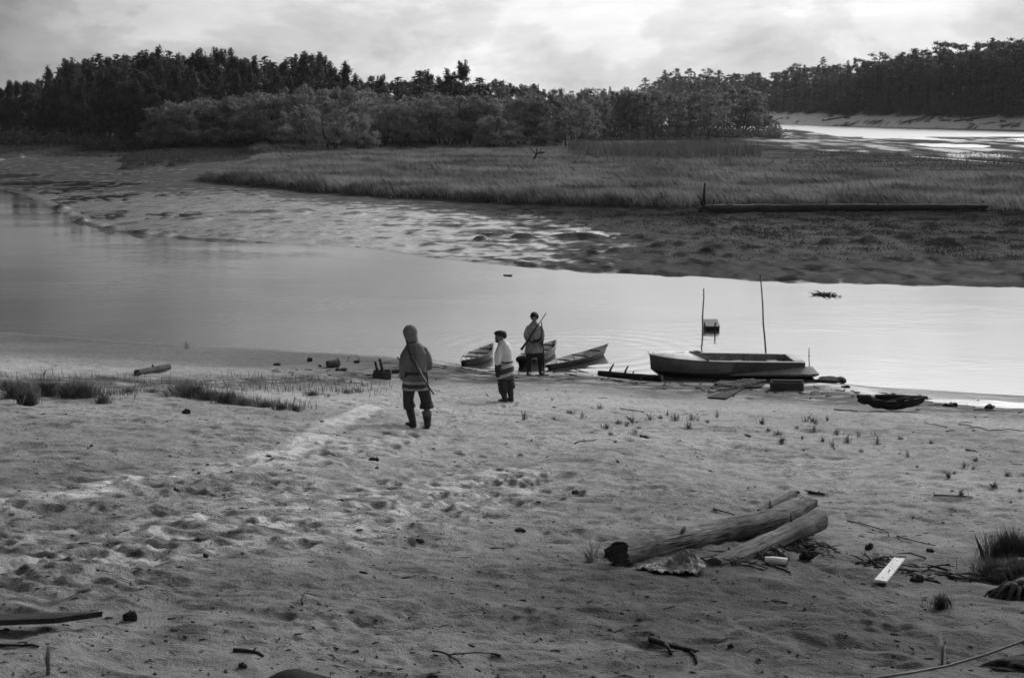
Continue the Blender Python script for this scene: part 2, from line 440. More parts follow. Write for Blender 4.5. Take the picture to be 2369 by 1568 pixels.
lf = fbm(x / .20, y / .13, 68, 3, .6); alb = alb * (1 - .42 * sstep(1.6, 2.6, tr1 / wid) * sstep(.16, .34, lf) * sstep(.0, .25, fbm(x / 1.9, y / 1.6, 69, 2) + .12) * (s > .2))
alb = np.clip(alb, .05, .66)
wet = sstep(1.5, -.1, s + .5 * fbm(x / 2, y / 1, 63, 2)) * (s > -6)
wetl = sstep(9.5, 4.5, s + 1.2 * fbm(x / 4, y / 1.6, 64, 4)) * sstep(-1, -6, x)
wet = np.maximum(wet * (1 - .6 * wetl), .10 * wetl); alb = alb * (1 - .52 * wetl)
wet = np.maximum(wet, sstep(4.5, 1.5, s + 1.5 * fbm(x / 2, y / 1.2, 67, 3)) * sstep(7, 10, x) * .85)
alb = alb * (1 - .5 * wet)
t = y - np.interp(x, FWX, FWY)
mudm = sstep(-2, -.5, t)
mudalb = np.interp(x, [-30, 0, 20], [.075, .090, .120]) * (1 + .75 * fbm(x / .9, y / 2.0, 71, 4, .62))
mudalb = mudalb * (1 - .6 * sstep(.12, .34, fbm(x / 1.6, y / 3.4, 75, 4, .6)))
mudalb = mudalb * (1 - .45 * sstep(.12, .3, z))
film = np.interp(x, [-30, -6, 2, 8, 25], [.24, .24, .12, -.02, -.08]) - 1.6 * np.clip(z, -.1, .5) + .40 * fbm(x / 2.4, y / 2.0, 72, 5, .66) + .22 * fbm(x / .8, y / 1.4, 79, 3, .6)
bk_ = np.maximum(sstep(15, 3, np.interp(x, IFX, IFY) - y), sstep(108, 128, y + 5 * fbm(x / 5, y / 9, 80, 3)) * sstep(0, -12, x))
mudalb = mudalb * (1 - .5 * bk_); film = film - .26 * bk_
mudwet = np.interp(x, [-12, 6], [.26, .04]) + np.interp(x, [-12, 6], [.50, .5]) * sstep(-.06, .2, film)
alb = alb * (1 - mudm) + mudalb * mudm
wet = wet * (1 - mudm) + np.clip(mudwet, 0, 1) * mudm
im = island_m(x, y); lb = sstep(-1, 6, y - np.interp(x, LBX, LBY)) * sstep(10, -12, x)
veg = np.maximum(im, lb)
for mx, my, rx, ry, hh in ISLETS: veg = np.maximum(veg, sstep(1.2, .9, ((x - mx) / rx) ** 2 + ((y - my) / ry) ** 2))
alb = alb * (1 - veg) + .055 * veg; wet = wet * (1 - veg)
bar = sstep(160, 190, y) * sstep(38, 52, x) * (1 - im)
alb = alb * (1 - bar) + bar * (.10 + .05 * fbm(x / 6, y / 20, 73, 4)); wet = wet * (1 - bar) + bar * (.10 + .28 * sstep(-.05, .25, fbm(x / 5, y / 24, 78, 4, .6)))
q = bank_q(x, y); bk = sstep(-2.5, -.5, q) * (y > 180)
er = fbm(x / 9 + y / 14, (x - y) / 26, 74, 4)
sandy = sstep(4.8, 4.0, z + 1.2 * er) * sstep(.34, .14, er)
alb = alb * (1 - bk) + bk * (.06 + .66 * sandy); wet = wet * (1 - bk)
fl = (y > 240) & (z > 4.6); alb = np.where(fl, .05, alb)
clod = sstep(-1, 7, s)
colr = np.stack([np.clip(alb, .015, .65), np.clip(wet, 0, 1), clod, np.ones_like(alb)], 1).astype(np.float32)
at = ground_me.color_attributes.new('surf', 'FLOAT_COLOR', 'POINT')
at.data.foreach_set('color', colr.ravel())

gm = bpy.data.materials.new('sand and mud'); gm.use_nodes = True
N = NT(gm.node_tree); bs = N.n['Principled BSDF']
vc = N.new('ShaderNodeAttribute', attribute_name='surf'); sc_ = N.new('ShaderNodeSeparateColor'); N.l.new(vc.outputs['Color'], sc_.inputs[0])
geo = N.new('ShaderNodeNewGeometry'); pos = geo.outputs['Position']
f1 = N.noise(pos, 9, 6, .65); f2 = N.noise(pos, 42, 4, .7); f3 = N.noise(pos, 150, 2, .6)
spk = N.mr(f2, .60, .70, 0, 1)                          # scattered specks of bark and grit
mul = N.m('MULTIPLY', N.mr(f1, .25, .75, .82, 1.18), N.mr(f2, .3, .7, .88, 1.11))
mul = N.m('MULTIPLY', mul, N.mr(f3, .3, .7, .92, 1.08))
mul = N.m('MULTIPLY', mul, N.m('SUBTRACT', 1.0, N.m('MULTIPLY', spk, .45)))
mpl = N.new('ShaderNodeMapping'); N.l.new(pos, mpl.inputs[0]); mpl.inputs['Scale'].default_value = (.55, 1, 1); mpl.inputs['Rotation'].default_value = (0, 0, R(12))
f4 = N.noise(mpl.outputs[0], 17, 4, .62, .5); f5 = N.noise(pos, 1.1, 3, .6)
mul = N.m('MULTIPLY', mul, N.m('SUBTRACT', 1.0, N.m('MULTIPLY', N.m('MULTIPLY', N.mr(f4, .585, .655, 0, .72), N.mr(f5, .38, .62, .25, 1)), sc_.outputs[2])))
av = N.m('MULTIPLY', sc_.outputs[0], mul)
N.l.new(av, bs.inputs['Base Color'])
N.l.new(N.mr(sc_.outputs[1], 0, 1, .82, .13), bs.inputs['Roughness'])
N.l.new(N.m('MAXIMUM', N.m('MULTIPLY', sc_.outputs[2], .14), N.mr(sc_.outputs[1], .1, .7, .0, .5)), bs.inputs['Specular IOR Level'])
hgt = N.m('ADD', N.m('ADD', N.m('MULTIPLY', f1, .8), N.m('MULTIPLY', N.m('ABSOLUTE', N.m('SUBTRACT', f4, .5)), .9)), N.m('ADD', N.m('MULTIPLY', f2, .55), N.m('MULTIPLY', f3, .16)))
bp = N.new('ShaderNodeBump'); N.l.new(hgt, bp.inputs['Height']); bp.inputs['Distance'].default_value = .09
N.l.new(N.m('MULTIPLY', N.mr(sc_.outputs[1], 0, 1, .75, .10), N.mr(sc_.outputs[2], 0, 1, .55, 1.0)), bp.inputs['Strength'])
N.l.new(bp.outputs[0], bs.inputs['Normal'])
ground = link('ground', ground_me, gm); tag(ground, kind='structure')

# ---------------------------------------------------------------- river
wm = bpy.data.materials.new('river water'); wm.use_nodes = True
N = NT(wm.node_tree); bs = N.n['Principled BSDF']
geo = N.new('ShaderNodeNewGeometry'); pos = geo.outputs['Position']
mp = N.new('ShaderNodeMapping'); N.l.new(pos, mp.inputs[0]); mp.inputs['Rotation'].default_value = (0, 0, R(-18)); mp.inputs['Scale'].default_value = (.45, 1.5, 1)
r1 = N.noise(mp.outputs[0], 2.2, 3, .5, .3)
mp2 = N.new('ShaderNodeMapping'); N.l.new(pos, mp2.inputs[0]); mp2.inputs['Scale'].default_value = (.25, .5, 1)
patch = N.mr(N.noise(mp2.outputs[0], .35, 3, .5), .40, .66, .12, 1)
wv = N.new('ShaderNodeTexWave', wave_type='BANDS', bands_direction='Y'); wv.inputs['Scale'].default_value = 1.1; wv.inputs['Distortion'].default_value = 1.6; wv.inputs['Detail'].default_value = 2; wv.inputs['Detail Scale'].default_value = 1.2
mp3 = N.new('ShaderNodeMapping'); N.l.new(pos, mp3.inputs[0]); mp3.inputs['Rotation'].default_value = (0, 0, R(-26)); N.l.new(mp3.outputs[0], wv.inputs['Vector'])
# rings spreading from the boats
rc = onz(1345, 812)
dv = N.new('ShaderNodeVectorMath', operation='DISTANCE'); N.l.new(pos, dv.inputs[0]); dv.inputs[1].default_value = (rc.x, rc.y, 0)
rd = dv.outputs['Value']
ring = N.m('MULTIPLY', N.m('SINE', N.m('MULTIPLY', rd, 9.0)), N.m('MULTIPLY', N.mr(rd, 1.2, 2.2, 0, 1), N.mr(rd, 2.4, 6.0, 1, 0)))
sw = N.new('ShaderNodeSeparateXYZ'); N.l.new(pos, sw.inputs[0])
zone = N.m('MULTIPLY', N.mr(sw.outputs[1], 34, 42, 1, 1), N.m('MULTIPLY', N.mr(sw.outputs[1], 46, 56, 1, 0), N.mr(sw.outputs[0], -14, -8, 0, 1)))
zone = N.m('MULTIPLY', zone, N.mr(sw.outputs[0], -3, 4, 1, .15))
h = N.m('ADD', N.m('MULTIPLY', r1, patch), N.m('ADD', N.m('MULTIPLY', N.m('MULTIPLY', wv.outputs['Fac'], zone), .25), N.m('MULTIPLY', ring, .18)))
bp = N.new('ShaderNodeBump'); N.l.new(h, bp.inputs['Height']); bp.inputs['Strength'].default_value = .22; bp.inputs['Distance'].default_value = .05
N.l.new(bp.outputs[0], bs.inputs['Normal'])
bs.inputs['Base Color'].default_value = (.045, .045, .045, 1); N.l.new(N.mr(sw.outputs[1], 130, 240, .06, .42), bs.inputs['Roughness']); bs.inputs['IOR'].default_value = 1.45
bs.inputs['Specular IOR Level'].default_value = .5
me = bpy.data.meshes.new('river'); me.from_pydata([(-3000, 15, 0), (3000, 15, 0), (3000, 5000, 0), (-3000, 5000, 0)], [], [(0, 1, 2, 3)])
river = link('river', me, wm); tag(river, kind='structure')

# ================================================================ MESH TOOLS
class MB:
    """collects shapes that become one mesh"""
    def __init__(s): s.v = []; s.f = []; s.mi = []; s.cur = 0
    def add(s, V, F):
        o = len(s.v); s.v += [tuple(q) for q in V]
        for q in F: s.f.append(tuple(i + o for i in q)); s.mi.append(s.cur)
    def tube(s, pts, rad, n=8, flat=1.0, up=None, cap=True, noise=0.0, seed=0, power=2.0):
        pts = [Vector(p) for p in pts]
        if not hasattr(rad, '__len__'): rad = [rad] * len(pts)
        rr = random.Random(seed); V = []; prev = None
        for i, p in enumerate(pts):
            a = pts[max(i - 1, 0)]; b = pts[min(i + 1, len(pts) - 1)]
            t = (b - a).normalized()
            if prev is None:
                u = Vector(up) if up is not None else (Vector((0, 0, 1)) if abs(t.z) < .9 else Vector((1, 0, 0)))
                e1 = (u - t * u.dot(t)).normalized()
            else:
                e1 = (prev - t * prev.dot(t)).normalized()
            prev = e1; e2 = t.cross(e1)
            for k in range(n):
                ang = 2 * math.pi * k / n; c, q = math.cos(ang), math.sin(ang)
                r = rad[i] * (1 + noise * (rr.random() * 2 - 1))
                V.append(p + e1 * (c * r * flat) + e2 * (q * r))
        F = [(i * n + k, i * n + (k + 1) % n, (i + 1) * n + (k + 1) % n, (i + 1) * n + k) for i in range(len(pts) - 1) for k in range(n)]
        if cap: F += [tuple(range(n - 1, -1, -1)), tuple((len(pts) - 1) * n + k for k in range(n))]
        s.add(V, F); return s
    def rings(s, rings, cap=True):
        n = len(rings[0]); V = [p for r in rings for p in r]; m = len(rings)
        F = [(i * n + k, i * n + (k + 1) % n, (i + 1) * n + (k + 1) % n, (i + 1) * n + k) for i in range(m - 1) for k in range(n)]
        if cap: F += [tuple(range(n - 1, -1, -1)), tuple((m - 1) * n + k for k in range(n))]
        s.add(V, F); return s
    def stack(s, lv, n=20, power=2.3, cap=True, rot=0.0):
        """horizontal super-ellipse sections (cx, cy, z, rx, ry)"""
        rs = []
        for (cx, cy, z, rx, ry) in lv:
            r = []
            for k in range(n):
                a = 2 * math.pi * k / n; c, q = math.cos(a), math.sin(a)
                px = rx * math.copysign(abs(c) ** (2 / power), c); py = ry * math.copysign(abs(q) ** (2 / power), q)
                r.append((cx + px * math.cos(rot) - py * math.sin(rot), cy + px * math.sin(rot) + py * math.cos(rot), z))
            rs.append(r)
        return s.rings(rs, cap)
    def ell(s, c, r, n=14, m=9, M=None):
        V = []; c = Vector(c)
        for i in range(m + 1):
            th = math.pi * i / m
            for k in range(n):
                ph = 2 * math.pi * k / n
                p = Vector((r[0] * math.sin(th) * math.cos(ph), r[1] * math.sin(th) * math.sin(ph), r[2] * math.cos(th)))
                V.append(c + (M @ p if M else p))
        F = [(i * n + k, (i + 1) * n + k, (i + 1) * n + (k + 1) % n, i * n + (k + 1) % n) for i in range(m) for k in range(n)]
        s.add(V, F); return s
    def box(s, c, d, M=None, bev=0.0):
        c = Vector(c); x, y, z = d[0] / 2, d[1] / 2, d[2] / 2
        if bev <= 0:
            V = [Vector((a * x, b * y, e * z)) for e in (-1, 1) for a, b in ((-1, -1), (1, -1), (1, 1), (-1, 1))]
            F = [(3, 2, 1, 0), (4, 5, 6, 7), (0, 1, 5, 4), (1, 2, 6, 5), (2, 3, 7, 6), (3, 0, 4, 7)]
        else:
            b_ = min(bev, x * .9, y * .9, z * .9); V = []; lv = ((-z, -b_), (-z + b_, 0), (z - b_, 0), (z, -b_))
            for zz, ins in lv:
                for a, b in ((-1, -1), (1, -1), (1, 1), (-1, 1)):
                    X_, Y_ = x + ins, y + ins
                    if a * b > 0: V += [Vector((a * X_, b * (Y_ - b_), zz)), Vector((a * (X_ - b_), b * Y_, zz))][::(1 if a > 0 else 1)]
                    else: V += [Vector((a * (X_ - b_), b * Y_, zz)), Vector((a * X_, b * (Y_ - b_), zz))]
            F = [(i * 8 + k, i * 8 + (k + 1) % 8, (i + 1) * 8 + (k + 1) % 8, (i + 1) * 8 + k) for i in range(3) for k in range(8)]
            F += [tuple(range(7, -1, -1)), tuple(24 + k for k in range(8))]
        s.add([c + (M @ p if M else p) for p in V], F); return s
    def mesh(s, name):
        me = bpy.data.meshes.new(name); me.from_pydata(s.v, [], s.f); me.update(); return me
    def build(s, name, mat, parent=None, smooth=True, sharp=None):
        me = s.mesh(name)
        o = link(name, me, None, parent, smooth)
        for m_ in (mat if isinstance(mat, (list, tuple)) else [mat]): me.materials.append(m_)
        if isinstance(mat, (list, tuple)): me.polygons.foreach_set('material_index', np.array(s.mi, dtype=np.int32))
        if sharp is not None and smooth: me.set_sharp_from_angle(angle=R(sharp))
        return o
    def skin(s, name, mat, parent, voxel, smooth_it=3, fac=.5):
        """fuse everything collected into one continuous surface"""
        me = s.mesh(name); o = bpy.data.objects.new(name, me); C.objects.link(o)
        a = o.modifiers.new('r', 'REMESH'); a.mode = 'VOXEL'; a.voxel_size = voxel
        b = o.modifiers.new('s', 'SMOOTH'); b.iterations = smooth_it; b.factor = fac
        dg = bpy.context.evaluated_depsgraph_get()
        me2 = bpy.data.meshes.new_from_object(o.evaluated_get(dg))
        bpy.data.objects.remove(o); bpy.data.meshes.remove(me)
        me2.name = name
        for m_ in list(me2.materials): me2.materials.pop()
        return link(name, me2, mat, parent, True)

_mats = {}
def mat(name, v, rough=.8, var=.25, scale=8.0, stretch=(1, 1, 1), bump=.3, bdist=.01, spec=.3, bands=None, metal=0.0, blotch=0.0, crack=0.0):
    """grey procedural surface: base value v with noise along the object"""
    if name in _mats: return _mats[name]
    m_ = bpy.data.materials.new(name); m_.use_nodes = True; _mats[name] = m_
    N = NT(m_.node_tree); b = N.n['Principled BSDF']
    t = N.new('ShaderNodeTexCoord'); mp = N.new('ShaderNodeMapping'); N.l.new(t.outputs['Object'], mp.inputs[0]); mp.inputs['Scale'].default_value = stretch
    f = N.noise(mp.outputs[0], scale, 5, .62); f2 = N.noise(t.outputs['Object'], scale * .22, 3, .55)
    k = N.m('MULTIPLY', N.mr(f, .3, .7, 1 - var, 1 + var), N.mr(f2, .3, .7, 1 - var * .6 - blotch, 1 + var * .6 + blotch))
    val = N.m('MULTIPLY', k, v)
    if bands is not None: val = N.m('MULTIPLY', k, bands(N, t))
    if crack:
        mc = N.new('ShaderNodeMapping'); N.l.new(t.outputs['Object'], mc.inputs[0]); mc.inputs['Scale'].default_value = (.45, 9, 9)
        ck = N.mr(N.noise(mc.outputs[0], 5.5, 4, .6, .4), .57, .66, 0, 1); pt = N.mr(N.noise(t.outputs['Object'], 7.0, 3, .6), .56, .68, 0, 1)
        val = N.m('MULTIPLY', val, N.m('SUBTRACT', 1.0, N.m('MULTIPLY', N.m('MAXIMUM', ck, N.m('MULTIPLY', pt, .55)), crack)))
        f = N.m('SUBTRACT', f, N.m('MULTIPLY', ck, 1.2))
    N.l.new(val, b.inputs['Base Color'])
    b.inputs['Roughness'].default_value = rough; b.inputs['Specular IOR Level'].default_value = spec; b.inputs['Metallic'].default_value = metal
    if bump: N.l.new(N.bump(f, bump, bdist), b.inputs['Normal'])
    return m_

def leafmat(name, v, var=.35, scale=.6, trans=.25):
    m_ = bpy.data.materials.new(name); m_.use_nodes = True
    N = NT(m_.node_tree); b = N.n['Principled BSDF']
    g = N.new('ShaderNodeNewGeometry'); oi = N.new('ShaderNodeObjectInfo')
    f = N.noise(g.outputs['Position'], scale, 3, .6)
    k = N.m('MULTIPLY', N.mr(f, .3, .7, 1 - var, 1 + var), N.mr(oi.outputs['Random'], 0, 1, .78, 1.22, False))
    k = N.m('MULTIPLY', k, N.mr(g.outputs['Random Per Island'], 0, 1, .88, 1.12, False))
    val = N.m('MULTIPLY', k, v)
    N.l.new(val, b.inputs['Base Color']); b.inputs['Roughness'].default_value = .65; b.inputs['Specular IOR Level'].default_value = .25
    tr = N.new('ShaderNodeBsdfTranslucent'); N.l.new(val, tr.inputs[0])
    mx = N.new('ShaderNodeMixShader'); mx.inputs[0].default_value = trans
    N.l.new(b.outputs[0], mx.inputs[1]); N.l.new(tr.outputs[0], mx.inputs[2]); N.l.new(mx.outputs[0], N.n['Material Output'].inputs[0])
    return m_

def leaves(name, P, size, rng, droop=.3, aspect=.5):
    """diamond leaves at points P"""
    n = len(P)
    a = rng.normal(size=(n, 3)); a[:, 2] = a[:, 2] * .8 - droop; a /= np.linalg.norm(a, axis=1)[:, None]
    b = rng.normal(size=(n, 3)); b -= a * (a * b).sum(1)[:, None]; b /= np.linalg.norm(b, axis=1)[:, None]
    sz = (size * rng.uniform(.6, 1.35, n))[:, None]
    V = np.stack([P - a * sz * .5, P + b * sz * .5 * aspect, P + a * sz * .5, P - b * sz * .5 * aspect], 1).reshape(-1, 3)
    i = np.arange(n)[:, None] * 4
    return bigmesh(name, V, np.concatenate([i, i + 1, i + 2, i + 3], 1))

def blades(name, P, hgt, wid, lean, rng, lean_dir=None, spread=.5):
    """bent grass blades: P (n,3) roots, hgt (n,), lean scalar fraction"""
    n = len(P)
    if lean_dir is None: az_ = rng.uniform(0, 2 * np.pi, n)
    else: az_ = rng.normal(lean_dir, spread, n)
    d = np.stack([np.cos(az_), np.sin(az_), np.zeros(n)], 1)
    fa = rng.uniform(0, np.pi, n); sd = np.stack([np.cos(fa), np.sin(fa), np.zeros(n)], 1)
    ln = (np.abs(rng.normal(lean, lean * .5, n)) * hgt)[:, None]
    h = np.asarray(hgt)[:, None]; wv = np.asarray(wid).reshape(-1, 1) * np.ones((n, 1)) * .5
    up = np.array([[0, 0, 1.0]])
    m_ = P + up * h * .55 + d * ln * .3
    t = P + up * h * np.sqrt(np.clip(1 - (ln / np.maximum(h, 1e-6)) ** 2 * .3, .2, 1)) + d * ln
    V = np.stack([P - sd * wv, P + sd * wv, m_ + sd * wv * .8, t, m_ - sd * wv * .8], 1).reshape(-1, 3)
    i = np.arange(n)[:, None] * 5
    return bigmesh(name, V, np.concatenate([i, i + 1, i + 2, i + 3, i + 4], 1))

def mesh_join_np(parts):
    Vs = []; Fs = []; o = 0
    for V, F in parts: Vs.append(V); Fs.append(F + o); o += len(V)
    return np.concatenate(Vs), np.concatenate(Fs)

def me_np(me):
    V = np.empty(len(me.vertices) * 3, np.float32); me.vertices.foreach_get('co', V)
    F = np.empty(len(me.loops), np.int32); me.loops.foreach_get('vertex_index', F)
    return V.reshape(-1, 3), F.reshape(len(me.polygons), -1)

M_drift = mat('weathered drift wood', .14, .85, .35, 9, (1, 6, 6), .5, .02, blotch=.1)
M_dark = mat('wet dark wood', .040, .85, .35, 9, (1, 5, 5), .5, .015, spec=.1)
M_pale = mat('bare pale wood', .42, .8, .2, 12, (6, 1, 6), .3, .01)
M_iron = mat('dull iron', .06, .5, .3, 14, bump=.2, spec=.5)

# ================================================================ VEGETATION
L_dark = leafmat('dark wood leaves', .075, .4, .5)
L_willow = leafmat('willow leaves', .24, .3, .4)
L_birch = leafmat('thin birch leaves', .21, .3, .4)
L_pine = leafmat('pine needles', .14, .35, .25)
L_sedge = leafmat('sedge', .20, .55, .11, .3)
L_reed = leafmat('tall reed', .13, .3, .5, .3)
L_shore = leafmat('shore grass', .11, .35, 1.2, .2)
M_bark = mat('dark bark', .05, .9, .3, 3, (3, 3, 1), .4, .03)
M_barkp = mat('grey birch bark', .11, .9, .4, 2.5, (1, 1, 3), .3, .02)

def proto(kind, seed):
    """returns (trunk mesh, crown mesh) of a unit tree with its real height"""
    rng = np.random.default_rng(seed); rr = random.Random(seed)
    mb = MB(); cl = []; size = .34
    def limb(p0, p1, r0, r1, bend=.1, n=4):
        p0, p1 = Vector(p0), Vector(p1); L = (p1 - p0).length; o = Vector((rr.uniform(-1, 1), rr.uniform(-1, 1), rr.uniform(-.3, .3))) * bend * L
        pts = [p0.lerp(p1, i / n) + o * math.sin(math.pi * i / n) for i in range(n + 1)]
        mb.tube(pts, [r0 + (r1 - r0) * i / n for i in range(n + 1)], 6, noise=.1, seed=rr.randrange(9999)); return pts
    if kind == 'dark':                                  # aspen and larch mix: narrow, ragged top
        H = rr.uniform(13.5, 16); Rm = H * rr.uniform(.15, .20)
        tr = limb((0, 0, -.5), (rr.uniform(-.5, .5), 0, H * .97), .19, .03, .03, 8)
        for i in range(46):
            u = rr.random() ** .8; z = H * (.14 + .84 * u); pr = Rm * (math.sin(math.pi * min(1, .22 + .75 * u)) ** .65) * (1 - .28 * u)
            a = rr.uniform(0, 6.28); q = rr.uniform(.35, 1.15) * pr
            c = Vector((math.cos(a) * q, math.sin(a) * q, z + q * .35)); limb((0, 0, z - q * .5), c, .05, .012, .08, 2)
            cl.append((c, rr.uniform(.55, 1.0) * (1.15 - .5 * u), rr.randint(170, 260)))
        for i in range(9):                              # leaders that break the skyline
            a = rr.uniform(0, 6.28); q = rr.uniform(0, .5) * Rm; z = H * rr.uniform(.82, 1.03)
            for k in range(3): cl.append((Vector((math.cos(a) * q, math.sin(a) * q, z + k * .40)), .52 - .10 * k, 60 - 14 * k))
        size = .25
    elif kind == 'willow':                              # many stems, round soft dome down to the ground
        H = rr.uniform(6.2, 8.2); Rm = H * rr.uniform(.46, .60)
        tops = []
        for i in range(9):
            a = rr.uniform(0, 6.28); q = rr.uniform(.15, .7) * Rm; tp = Vector((math.cos(a) * q, math.sin(a) * q, H * rr.uniform(.55, .88)))
            tops.append(limb((math.cos(a) * .35, math.sin(a) * .35, -.4), tp, .09, .03, .12, 4))
        for i in range(74):
            a = rr.uniform(0, 6.28); v = rr.uniform(-.15, 1.0); e = math.asin(max(-.1, min(1, v)))
            k = rr.uniform(.72, 1.05) if rr.random() < .75 else rr.uniform(.3, .7)
            c = Vector((math.cos(a) * math.cos(e) * Rm * k, math.sin(a) * math.cos(e) * Rm * k, H * .30 + (H * .70) * math.sin(e) * k))
            c.z = max(c.z, .5)
            cl.append((c, rr.uniform(.5, .95), rr.randint(120, 190)))
        size = .24
    elif kind == 'birch':                               # tall thin stand: bare stems, airy crowns
        H = rr.uniform(8.5, 10.5); Rm = H * rr.uniform(.15, .20)
        for j in range(rr.randint(1, 3)):
            ox, oy = (0, 0) if j == 0 else (rr.uniform(-1, 1), rr.uniform(-1, 1))
            limb((ox, oy, -.4), (ox * 1.6 + rr.uniform(-.5, .5), oy * 1.6, H * rr.uniform(.85, .97)), .12, .03, .05, 6)
            for i in range(20):
                u = rr.random(); z = H * (.30 + .68 * u); pr = Rm * (math.sin(math.pi * min(1, .25 + .72 * u))) ** .8
                a = rr.uniform(0, 6.28); q = rr.uniform(.2, 1.1) * pr; c = Vector((ox * 1.4 + math.cos(a) * q, oy * 1.4 + math.sin(a) * q, z))
                limb((ox * 1.3, oy * 1.3, z - q * .6), c, .03, .01, .08, 2)
                cl.append((c, rr.uniform(.45, .85), rr.randint(45, 90)))
        size = .28
    elif kind == 'pine':                                # tall stem, flat ragged clumps
        H = rr.uniform(17.5, 21.5); Rm = H * rr.uniform(.11, .16)
        limb((0, 0, -1), (rr.uniform(-.6, .6), 0, H * .97), .26, .06, .02, 8)
        for i in range(44):
            u = rr.random() ** .8; z = H * (.10 + .88 * u); pr = Rm * (math.sin(math.pi * min(1, .30 + .52 * u)) ** .8)
            a = rr.uniform(0, 6.28); q = rr.uniform(.35, 1.15) * pr; c = Vector((math.cos(a) * q, math.sin(a) * q, z))
            limb((0, 0, z - q * .25), c, .07, .02, .05, 2)
            cl.append((c, rr.uniform(.7, 1.15), rr.randint(70, 120)))
        size = .42
    elif kind == 'spruce':
        H = rr.uniform(17, 22); Rm = H * .11
        limb((0, 0, -1), (0, 0, H * .98), .22, .03, .0, 8)
        for i in range(70):
            u = i / 69; z = H * (.12 + .87 * u); pr = Rm * (1.05 - u) ** .85
            a = i * 2.4 + rr.uniform(-.3, .3); q = rr.uniform(.55, 1.1) * pr; c = Vector((math.cos(a) * q, math.sin(a) * q, z - q * .3))
            cl.append((c, .28 + .55 * (1 - u), int(28 + 60 * (1 - u))))
        size = .36
    P = []
    for c, r_, n in cl:
        q = rng.normal(size=(n, 3)); q /= np.linalg.norm(q, axis=1)[:, None]
        q *= (np.abs(rng.normal(0, .62, n)) ** .7)[:, None] * r_ * np.array([1.0, 1.0, .72 if kind != 'dark' else 1.15])
        P.append(q + np.array(c))
    P = np.concatenate(P)
    return mb.mesh('trunk'), leaves('crown', P, size, rng, .25, .55), H

PROTO = {}
for kind, n, lm, bm_ in (('dark', 5, L_dark, M_bark), ('willow', 5, L_willow, M_bark), ('birch', 5, L_birch, M_barkp), ('pine', 5, L_pine, M_bark), ('spruce', 2, L_pine, M_bark)):
    PROTO[kind] = []
    for i in range(n):
        t_, c_, H = proto(kind, 100 + 17 * i + len(kind))
        t_.materials.append(bm_); c_.materials.append(lm); PROTO[kind].append((t_, c_, H))

def tree(kind, xw, yw, h, label, group=None, name='tree', cat='tree', wide=1.0, k=None, zoff=0.0):
    t_, c_, H = PROTO[kind][random.randrange(len(PROTO[kind])) if k is None else k]
    sc = h / H
    r_ = thing(name, label, cat, (xw, yw, gz(xw, yw) + zoff - .05), random.uniform(0, 6.28), group)
    r_.scale = (sc * wide, sc * wide, sc)
    for nm, me in (('trunk', t_), ('crown', c_)):
        o = bpy.data.objects.new(nm, me); C.objects.link(o); o.parent = r_
    return r_

def at_depth(xd, yw):                                   # world x of picture column xd at distance yw
    return (xd - 1184.5) / FPX * (yw * math.cos(PITCH) + HC * math.sin(PITCH))
def top_h(yd, yw, zb):                                  # height a tree needs to reach picture row yd at distance yw
    return HC + (240 - yd) / FPX * yw * 1.015 - zb

# ---- the dark wood on the left far bank
SKX = [-250, 0, 80, 140, 200, 250, 350, 430, 480, 530, 560, 640, 690, 720, 745, 765, 785]
SKY_ = [230, 213, 195, 165, 146, 138, 134, 130, 136, 134, 144, 142, 146, 136, 134, 142, 168]
G_DARK = 'tall dark trees of the wood on the left far bank'
LB_DARK = 'tall dark leafy tree in the dense wood on the left far bank'
LB_DARK2 = 'dark leafy tree in the front rank of the left wood'
xd = -170.0
while xd < 782:
    yw = random.uniform(252, 262); t_ = np.interp(xd, SKX, SKY_) + random.uniform(-7, 15)
    sp_ = random.random() < .38
    tree('spruce' if sp_ else 'dark', at_depth(xd, yw), yw, max(5, top_h(t_ - (6 if sp_ else 0), yw, .9)), LB_DARK, G_DARK, 'dark_tree', wide=random.uniform(2.0, 3.0) if sp_ else random.uniform(1.1, 1.6))
    xd += random.uniform(17, 28)
xd = -200.0
while xd < 770:
    yw = random.uniform(241, 248); t_ = np.interp(xd, SKX, SKY_) + random.uniform(18, 48)
    tree('dark', at_depth(xd, yw), yw, max(5, top_h(t_, yw, .9)), LB_DARK, G_DARK, 'dark_tree', wide=random.uniform(.9, 1.3))
    xd += random.uniform(26, 40)
xd = -180.0
while xd < 480:
    yw = random.uniform(234, 239); t_ = np.interp(xd, SKX, SKY_) * .35 + 205 * .65 + random.uniform(-10, 45)
    tree('dark', at_depth(xd, yw), yw, max(4, top_h(t_, yw, .9)), LB_DARK2, 'dark trees in the front rank of the left wood', 'dark_tree', wide=random.uniform(1.1, 1.6))
    xd += random.uniform(28, 44)
